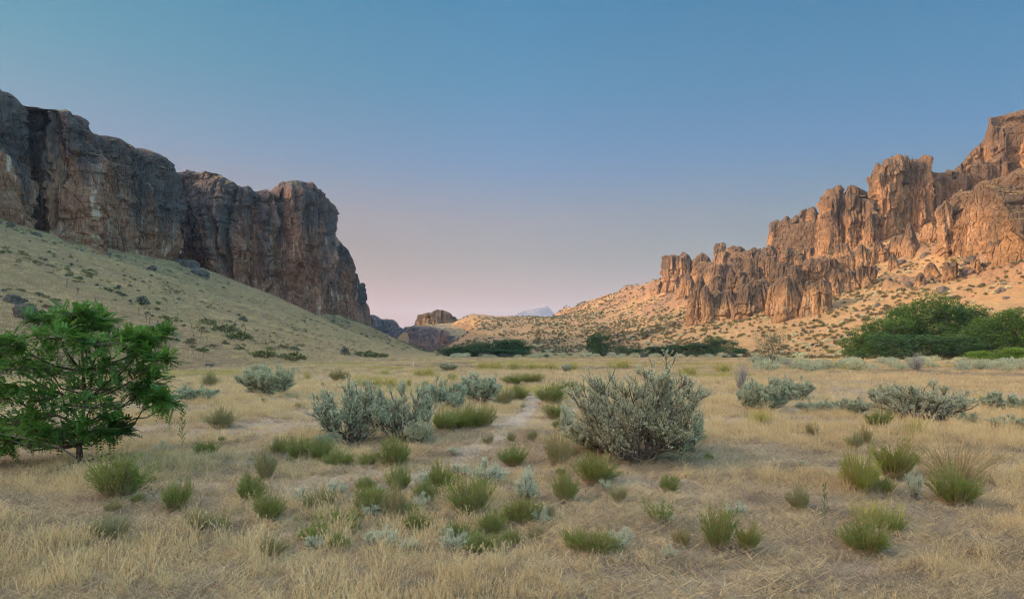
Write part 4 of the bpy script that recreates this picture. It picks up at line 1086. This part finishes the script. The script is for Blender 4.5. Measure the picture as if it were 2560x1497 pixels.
# ------------------------------------------------------------------ locust tree
def build_locust():
    r = np.random.default_rng(77)
    p0 = hit(200, 1168); d = p0[1]
    def L(px, py, dy=0.0):
        return np.array([(px - 1280) / F * (d + dy), d + dy, EYE - (py - YH) / F * (d + dy)]) - p0
    root = thing('locust_tree', tuple(p0), 'small green locust tree with feathery leaves and dark trunk on the left meadow', 'tree')
    lobes = [(120, 800, 60, 26, .3), (255, 802, 60, 24, .2), (180, 784, 60, 22, -.2), (405, 842, 36, 24, .1), (335, 850, 50, 30, -.2), (415, 1012, 34, 26, .3), (-20, 885, 80, 40, .1), (25, 862, 60, 30, -.3), (160, 1095, 80, 26, .5), (290, 1085, 50, 22, .4), (40, 1110, 90, 24, .4), (215, 822, 75, 40, 0), (165, 808, 60, 30, .3), (265, 862, 90, 36, -.4), (150, 845, 70, 30, -.5), (215, 868, 110, 40, .5), (85, 890, 80, 34, .2), (40, 925, 80, 42, -.4), (-40, 925, 80, 50, .3), (120, 940, 110, 40, .6), (40, 985, 90, 50, .1), (-60, 1000, 90, 60, -.2), (130, 1000, 90, 44, -.6),
             (230, 925, 100, 38, -.3), (250, 975, 95, 40, .4), (225, 1020, 90, 34, -.5), (330, 930, 70, 44, .2), (365, 862, 44, 26, 0), (385, 905, 55, 34, -.3), (375, 960, 50, 40, .3), (405, 1000, 40, 24, -.1), (355, 985, 40, 28, .5), (280, 1060, 50, 26, .1), (215, 1080, 60, 24, -.4), (100, 1050, 80, 34, .3), (30, 1060, 80, 40, -.3), (10, 1105, 50, 26, .1), (-80, 1080, 80, 46, .2), (90, 1085, 50, 24, -.6)]
    trunk_pts = [L(200, 1172), L(198, 1110), L(203, 1060), L(212, 1000), L(208, 930), L(205, 860), L(210, 800)]
    tp = np.array(trunk_pts)[None]
    wood = [tubes(tp, np.array([[.055, .040, .034, .027, .020, .012, .006]]), 8)]
    lc, ends = [], []
    nodes = np.array(trunk_pts[1:6])
    for (px, py, rx, rz, dy) in lobes:
        dy *= 1.6
        c = L(px, py, dy); lc.append(c)
        k = np.argmin(np.abs(nodes[:, 2] - (c[2] - .35 - .35 * abs(c[0] - nodes[:, 0].mean()) / 1.2)))
        br = curve_pts(nodes[k][None], c[None], 6, .06, r, .03)
        wood.append(tubes(br, np.linspace(.020, .006, 6)[None], 5))
    lc = np.array(lc); sx = np.array([l[2] for l in lobes]) / F * d; sz = np.array([l[3] for l in lobes]) * .9 / F * d
    # leafy shoots: each lobe carries shoots bearing drooping pinnate leaves
    ns = 15
    i = np.repeat(np.arange(len(lc)), ns)
    dirs = norm(r.normal(size=(len(i), 3)) * [1, 1, .55])
    tip = lc[i] + dirs * np.stack([sx[i], sx[i] * .8, sz[i]], -1) * r.uniform(.55, 1.05, len(i))[:, None] + [0, 0, .02]
    a0 = lc[i] + (tip - lc[i]) * .1
    sh = curve_pts(a0, tip, 4, -.05, r, .05)
    wood.append(tubes(sh, np.linspace(.006, .0025, 4)[None] * np.ones((len(i), 1)), 3))
    nl = 8
    j = np.repeat(np.arange(len(i)), nl); u = r.uniform(.15, 1, len(j)); k = np.minimum((u * 3).astype(int), 2); f = (u * 3 - k)[:, None]
    B = sh[j, k] * (1 - f) + sh[j, k + 1] * f
    sd = norm(tip - a0)[j]
    ax = norm(sd * .7 + norm(r.normal(size=B.shape) * [1, 1, .5]) * .8 + [0, 0, .10])
    LL = r.uniform(.13, .25, len(B))
    side = norm(np.cross(ax, [0, 0, 1.0]) + r.normal(size=B.shape) * .15); up = np.cross(side, ax)
    P, D, Ln = [], [], []
    for q in np.linspace(.18, 1.0, 7):
        pt = B + ax * (LL * q)[:, None] - np.array([0, 0, 1.0]) * (LL * q * q * .2)[:, None]
        for s in (-1, 1):
            P.append(pt); D.append(side * s + ax * .35 - up * .10 + r.normal(size=B.shape) * .12); Ln.append(LL * .27 * (1.1 - .25 * q))
    P = np.concatenate(P); D = np.concatenate(D); Ln = np.concatenate(Ln)
    n = len(P); Dn = norm(D); S = norm(np.cross(Dn, np.tile(up, (14, 1)))) * (Ln * .58 / 2)[:, None]
    V = np.stack([P, P + Dn * (Ln * .5)[:, None] + S, P + Dn * Ln[:, None], P + Dn * (Ln * .5)[:, None] - S], 1).reshape(-1, 3)
    lt = np.tile(r.uniform(0, .5, len(B)) + .5 * r.uniform(0, 1, len(lc))[i][j], 14)
    link('crown', new_mesh('crown', V, [np.arange(4 * n).reshape(n, 4)], M['locust'], False, {'tint': np.repeat(np.clip(lt, 0, 1), 4)}), root)
    link('trunk', mesh_of('trunk', join(wood), M['bark']), root)
    # dead pale limb trailing to the left and a broken stick at the foot
    dl = np.array([L(188, 1142, -.1), L(150, 1118, -.2), L(100, 1104, -.3), (L(50, 1092, -.3)), L(-10, 1082, -.3), L(-80, 1075, -.3)])[None]
    d2 = np.array([L(100, 1104, -.3), L(60, 1110, -.35), L(20, 1096, -.5)])[None]
    link('dead_limb', mesh_of('dead_limb', join([tubes(dl, np.array([[.017, .016, .014, .011, .008, .005]]), 6), tubes(d2, np.array([[.009, .007, .004]]), 5)]), M['dead_wood']), root, label='pale dead limb trailing to the left')
    st = np.array([L(140, 1165, -.35), L(175, 1160, -.4), L(225, 1150, -.4), L(276, 1132, -.4)]); st[:, 2] = np.maximum(st[:, 2], .06)
    o = link('stick', mesh_of('stick', join([tubes(st[None], np.array([[.008, .009, .009, .005]]), 5)]), M['bark']), None, tuple(p0))
    o['label'] = 'broken dark stick lying at the foot of the locust'; o['category'] = 'stick'
build_locust()

# ------------------------------------------------------------------ trees along the river
ft = {}
for key, mname, args in [('green', 'tree_green', [(401, {}), (402, {}), (403, {})]), ('dark', 'tree_dark', [(411, dict(base=.0)), (412, dict(base=.0)), (413, dict(base=.02))]),
                         ('grey', 'tree_grey', [(421, dict(n=4200, sparse=.12, leaf=.22, base=.06, trunk=.08))]), ('lime', 'lime', [(431, dict(base=.0)), (432, dict(base=0.0))])]:
    fs = []
    for sd, kw in args:
        a, b = make_far_tree(sd, **{**dict(H=8, Wd=4.4), **kw})
        V = a[0]; rx = np.percentile(np.abs(V[:, 0]), 98.5); hz = np.percentile(V[:, 2], 99.5); sc = np.array([1 / rx, 1 / rx, 1 / hz])
        fs.append((mesh_of('tree_crown', (a[0] * sc, a[1], a[2]), M[mname]), mesh_of('tree_trunk', (b[0] * sc, b[1]), M['bark'])))
    ft[key] = Kind(fs, ('crown', 'trunk'))
def far_tree(key, px, ytop, ybase, w, d, label, group, name='tree', cat='tree'):
    if key == 'dark' and d > 200 and name != 'round_tree': w *= 1.3
    x = (px - 1280) / F * d; z = float(height(x, d)); yt_ = ytop
    ytop = ybase - (ybase - ytop) * 1.12 if key != 'green' else ytop
    ztop = EYE - (ytop - YH) / F * d
    ft[key].place(name, px, 0, w, (ztop - z) / d * F, label, cat, group, pos=np.array([x, d, z]), sink=.2)
for px, yt, w, d, lab in [(1125, 872, 50, 262, 'low dark willow at the left tip of the central grove'), (1165, 866, 70, 258, 'dark willow second from the left in the central grove'),
        (1210, 858, 80, 262, 'dark willow in the middle of the central grove'), (1255, 853, 80, 258, 'tallest dark willow of the central grove'), (1292, 853, 60, 262, 'steep-sided dark willow at the right end of the central grove'), (1235, 872, 120, 250, 'low spreading dark willow in front of the central grove')]:
    far_tree('dark', px, yt, 895, w, d, lab, 'trees of the central grove', 'willow_tree')
far_tree('dark', 1500, 838, 895, 70, 255, 'round dark tree standing alone between the central grove and the long row', None, 'round_tree')
for px, yt, w, d, lab in [(1552, 866, 24, 250, 'small leftmost tree at the start of the long dark row'), (1595, 872, 46, 250, 'low second tree from the left of the long dark row'), (1635, 868, 50, 250, 'low tree left of the middle of the long dark row'), (1690, 864, 60, 248, 'rounded tree in the middle of the long dark row'), (1742, 860, 64, 250, 'tree beside the tallest one of the long dark row'), (1795, 846, 76, 248, 'tallest tree of the long dark row'), (1852, 872, 50, 244, 'low tree ending the long dark row at the right')]:
    far_tree('dark', px, yt, 893, w, d, lab, 'trees of the long dark row', 'willow_tree')
far_tree('grey', 1932, 832, 915, 88, 95, 'thin grey-leaved tree through which the slope shows', None, 'thin_tree')
for key, px, yt, w, d, lab in [('green', 2160, 832, 110, 170, 'low tree at the left end of the right grove'), ('green', 2215, 795, 130, 172, 'sloping-topped tree left of the tallest in the right grove'), ('green', 2275, 765, 120, 176, 'tall tree just left of the tallest in the right grove'), ('green', 2338, 735, 150, 172, 'tallest pointed green tree of the right grove'), ('green', 2408, 762, 150, 176, 'tall tree just right of the tallest in the right grove'), ('green', 2470, 792, 130, 160, 'olive-green tree dipping between two taller crowns of the right grove'), ('green', 2550, 772, 130, 158, 'big green tree cut by the right picture edge'), ('green', 2640, 760, 150, 150, 'green tree beyond the right end of the grove'), ('dark', 2255, 838, 170, 160, 'dark undergrown tree at the front of the right grove'), ('dark', 2390, 840, 150, 158, 'dark bushy tree in front of the tallest in the right grove')]:
    far_tree(key, px, yt, 885, w, d, lab, 'trees of the right grove', 'cottonwood_tree')
for px, yt, w, d, lab in [(2535, 868, 90, 95, 'bright lime green bush at the right edge below the grove'), (2445, 876, 90, 100, 'lime green bush left of the brightest one below the grove')]:
    far_tree('lime', px, yt, 900, w, d, lab, None, 'lime_bush', 'bush')

# grey sage belt in front of the trees: each bush its own object
FS = [mesh_of('far_sage', make_far_shrub(500 + k, n=420, leaf=.11), M[m_]) for k, m_ in enumerate(['sage', 'sage_blue', 'sage', 'shrub_dark'])]
def far_bush(me, p, w, h, name, label, cat, group):
    o = link(name, me, None, tuple(p)); o.scale = (w, w, h); o.rotation_euler = (0, 0, rng.uniform(0, 6.28))
    o['label'] = label; o['category'] = cat; o['group'] = group
for k in range(95):
    d = rng.uniform(62, 135); px = rng.uniform(2230, 2640) if k < 60 else rng.uniform(1880, 2240)
    x = (px - 1280) / F * d
    s = rng.uniform(.7, 1.5)
    far_bush(FS[int(rng.integers(3))], (x, d, float(height(x, d))), s * 1.3, s * 1.1, 'sage_bush', 'small grey sagebrush in the far belt before the right grove', 'sagebrush', 'far belt of sagebrush before the right grove')
for k in range(70):
    d = rng.uniform(205, 245); px = rng.uniform(1100, 2130)
    x = (px - 1280) / F * d
    s = rng.uniform(.8, 2.0)
    far_bush(FS[int(rng.integers(4))], (x, d, float(height(x, d))), s * 1.7, s * 1.2, 'sage_bush', 'tiny grey sagebrush along the foot of the tree line', 'sagebrush', 'sagebrush along the tree line')

# ------------------------------------------------------------------ shrubs and rocks on the hillsides
HS = [mesh_of('hill_shrub', make_far_shrub(520 + k, n=90, leaf=.34), M[m_]) for k, m_ in enumerate(['shrub_far', 'shrub_far', 'shrub_olive', 'sage', 'shrub_dark'])]
def hill_points(n, x0, x1, y0, y1, lo, hi, T, B, clump, r):
    x = r.uniform(x0, x1, n); y = r.uniform(y0, y1, n)
    s = side_s(x, y, T, B)
    k = (s > lo) & (s < hi) & (r.uniform(size=n) < np.clip(.5 + clump * fbm(x / 16, y / 16, 6, 3), .04, 1))
    return x[k], y[k]
r2 = np.random.default_rng(99)
xr, yr = hill_points(30000, 15, 280, 150, 900, -.12, 1.05, R_TOE, R_BASE, .9, r2)
xf, yf = r2.uniform(-140, 120, 11000), r2.uniform(330, 860, 11000)
kf = (height(xf, yf) > 1.5) & (r2.uniform(size=11000) < np.clip(.45 + .9 * fbm(xf / 20, yf / 20, 2, 3), .05, 1)); xf, yf = xf[kf], yf[kf]
xa, ya = np.concatenate([xr, xf]), np.concatenate([yr, yf])
inv = np.abs(xa / ya) < .74
xa, ya = xa[inv], ya[inv]
sa = r2.uniform(.55, 1.5, len(xa)) * (.8 + .5 * (r2.uniform(size=len(xa)) < .12))
show = np.argsort(-(sa / ya))[:300]
rest = np.ones(len(xa), bool); rest[show] = False
for i in show:
    far_bush(HS[int(r2.choice(5, p=[.35, .25, .2, .12, .08]))], (xa[i], ya[i], float(height(xa[i], ya[i])) - .05), sa[i] * 1.25, sa[i] * .9, 'hill_shrub', 'small dry shrub dotted over the sunlit right hillside', 'shrub', 'shrubs dotted over the right hillside')
xx, yy, ss = xa[rest], ya[rest], sa[rest]
scatter('hillside_scrub', np.stack([xx, yy, height(xx, yy) - .05], -1), ss * 1.15, r2.uniform(0, 6.28, len(xx)), r2.choice(5, len(xx), p=[.35, .22, .22, .14, .07]), HS)
# left slope
xl, yl = hill_points(9500, -160, -28, 60, 560, .06, 1.0, L_TOE, L_BASE, 1.4, r2)
sl_ = r2.uniform(.3, .95, len(xl))
show = np.argsort(-(sl_ / yl))[:260]
rest = np.ones(len(xl), bool); rest[show] = False
LS = [mesh_of('slope_shrub', make_far_shrub(540 + k, n=110, leaf=.26, H=.5), M[m_]) for k, m_ in enumerate(['shrub_olive', 'shrub_olive', 'shrub_far', 'shrub_dark'])]
for i in show:
    far_bush(LS[int(r2.choice(4, p=[.45, .3, .15, .1]))], (xl[i], yl[i], float(height(xl[i], yl[i])) - .03), sl_[i] * 1.3, sl_[i] * .9, 'slope_shrub', 'small olive shrub on the shaded left slope', 'shrub', 'shrubs on the shaded left slope')
xx, yy, ss = xl[rest], yl[rest], sl_[rest]
scatter('slope_scrub', np.stack([xx, yy, height(xx, yy) - .03], -1), ss, r2.uniform(0, 6.28, len(xx)), r2.choice(4, len(xx)), LS)

# named shrubs of the left slope
for px, py, w, h, m_, lab in [(355, 762, 40, 24, 3, 'dark blue-green shrub alone high on the left slope'), (863, 890, 26, 26, 3, 'dark round shrub at the foot of the left slope'), (607, 806, 26, 18, 3, 'dark shrub beside the olive patch on the left slope'), (910, 893, 60, 20, 0, 'grey shrub cluster low on the left slope, nearer one'), (945, 896, 50, 18, 0, 'grey shrub cluster low on the left slope, further one'),
        (520, 812, 44, 20, 0, 'olive bush at the upper end of the olive patch'), (560, 832, 60, 26, 0, 'olive bush in the middle of the olive patch'), (600, 850, 60, 24, 0, 'olive bush at the lower end of the olive patch'), (660, 895, 66, 24, 0, 'green bush at the slope foot above the lone rounded sagebrush'), (728, 902, 70, 26, 0, 'wide green bush at the slope foot right of its neighbour'), (705, 872, 30, 14, 2, 'brown bush on the lower slope above the wide green one'), (735, 878, 36, 14, 3, 'dark bush beside the brown one on the lower slope')]:
    p = hit(px, py); far_bush((FS[m_] if m_ == 3 else LS[m_]), p - [0, 0, .05], w / 2 / F * p[1] * 1.7, h / F * p[1] * 1.35, 'slope_shrub', lab, 'shrub', 'larger shrubs on the left slope')

# dry mullein stalks on the left slope
def stalk_mesh(seed):
    r = np.random.default_rng(seed)
    st = np.array([[[0, 0, -.05], [.01, 0, .5], [r.normal() * .05, 0, 1.0]]])
    return mesh_of('stalk', join([tubes(st, np.array([[.012, .018, .03]]), 5), tubes(st[:, 1:], np.array([[.03, .038]]), 6)]), M['stalk'])
SK = [stalk_mesh(k) for k in range(3)]
for k in range(39):
    px, py = [(rng.uniform(120, 440), rng.uniform(610, 800)), (rng.uniform(380, 700), rng.uniform(760, 880)), (rng.uniform(350, 560), rng.uniform(800, 900))][k % 3]
    p = hit(px, py)
    if p[1] > 330: continue
    o = link('mullein_stalk', SK[k % 3], None, tuple(p)); h = rng.uniform(.8, 1.6); o.scale = (h * 1.1, h * 1.1, h); o.rotation_euler = (rng.normal() * .1, rng.normal() * .15, rng.uniform(0, 6))
    o['label'] = 'thin dry brown stalk standing on the left slope'; o['category'] = 'dead stalk'; o['group'] = 'dry stalks on the left slope'

# boulders
def boulder_mesh(seed):
    u, v = np.meshgrid(np.linspace(0, 2 * np.pi, 40, endpoint=False), np.linspace(0, np.pi, 22), indexing='ij')
    n = np.stack([np.sin(v) * np.cos(u), np.sin(v) * np.sin(u), np.cos(v)], -1)
    q = 1 + .30 * noise(n[..., 0] * 1.6 + seed, n[..., 1] * 1.6, n[..., 2] * 1.6) + .14 * np.abs(noise(n[..., 0] * 4 + seed, n[..., 1] * 4, n[..., 2] * 4)) + .04 * noise(n[..., 0] * 10, n[..., 1] * 10 + seed, n[..., 2] * 10)
    V = (np.sign(n) * np.abs(n) ** .8 * q[..., None]).reshape(-1, 3)
    return new_mesh('boulder', V, [grid_faces(40, 22, True)[:, ::-1]], M['boulder'], False, {'hfrac': np.full(len(V), .3)})
BO = [boulder_mesh(k * 3.7) for k in range(5)]
for k, (px, py, w, h, lab) in enumerate([(66, 798, 52, 44, 'largest dark boulder on the slope above the locust'), (34, 758, 36, 26, 'dark boulder just uphill of the largest one above the locust'), (185, 600, 26, 16, 'dark boulder under the near left cliff'), (232, 786, 24, 14, 'dark boulder showing just above the locust top'), (478, 672, 46, 26, 'big dark boulder in the recess between the two left cliffs'), (500, 690, 40, 20, 'dark boulder downhill of the big one in the recess'), (452, 662, 30, 16, 'dark boulder uphill of the big one in the recess'), (380, 674, 22, 12, 'small dark boulder under the corner of the near left cliff'),
        (525, 916, 20, 9, 'small dark rock at the foot of the left slope')]):
    p = hit(px, py); o = link('boulder', BO[k % 5], None, tuple(p + [0, 0, h * .25 / F * p[1]])); s = p[1] / F
    o.scale = (w * .5 * s, w * .45 * s, h * .55 * s); o.rotation_euler = (0, 0, k * 1.3); o['label'] = lab; o['category'] = 'boulder'; o['group'] = 'boulders on the left slope'
for k in range(45):
    px, py = rng.uniform(1750, 2540), rng.uniform(560, 800)
    p = hit(px, py)
    if p[1] > 900: continue
    o = link('boulder', BO[k % 5], None, tuple(p)); h = rng.uniform(.7, 2.2); o.scale = (h * rng.uniform(.8, 1.5), h, h * .8); o.rotation_euler = (0, 0, k)
    o['label'] = 'brown boulder fallen on the sunlit right hillside'; o['category'] = 'boulder'; o['group'] = 'boulders on the right hillside'

for k in range(30):
    t_ = rng.uniform(0, 1); px = 20 + 880 * t_; py = np.interp(px, [0, 180, 420, 490, 640, 740, 835, 917], [552, 604, 655, 668, 742, 792, 788, 810]) + rng.uniform(2, 26)
    p = hit(px, py); h = rng.uniform(.4, 1.3)
    o = link('boulder', BO[k % 5], None, tuple(p)); o.scale = (h * rng.uniform(.8, 1.6), h, h * .75); o.rotation_euler = (0, 0, k)
    o['label'] = 'grey rock fallen at the foot of the shaded left cliffs'; o['category'] = 'boulder'; o['group'] = 'fallen rocks under the left cliffs'

# little pale trail post
p = hit(1034, 916)
pw = .045
Vp = np.array([[sx * pw * q, sy * pw * q, z] for z, q in ((-.2, 1), (.62, 1), (.66, .6)) for sx, sy in ((-1, -1), (1, -1), (1, 1), (-1, 1))], float)
fp = np.array([[a * 4 + k, a * 4 + (k + 1) % 4, (a + 1) * 4 + (k + 1) % 4, (a + 1) * 4 + k] for a in (0, 1) for k in range(4)] + [[8, 9, 10, 11]])
o = link('post', new_mesh('post', Vp, [fp], M['post']), None, tuple(p)); o['label'] = 'small pale post standing far off in the meadow grass'; o['category'] = 'post'

# ------------------------------------------------------------------ evening air
hz, t = mat('haze'); b = NB(t)
ho = b.n('ShaderNodeOutputMaterial'); hv = b.n('ShaderNodeVolumePrincipled')
hv.inputs['Color'].default_value = (.62, .72, .95, 1); hv.inputs['Density'].default_value = 8e-5; hv.inputs['Anisotropy'].default_value = 0.0
b.l(hv.outputs[0], ho.inputs['Volume'])
q = 8200.0
Vh = np.array([[x, y, z] for z in (-4, 470) for x, y in ((-q, -q), (q, -q), (q, q), (-q, q))], float)
Fh = np.array([[3, 2, 1, 0], [4, 5, 6, 7], [0, 1, 5, 4], [1, 2, 6, 5], [2, 3, 7, 6], [3, 0, 4, 7]])
link('haze', new_mesh('haze', Vh, [Fh], hz), kind='stuff')
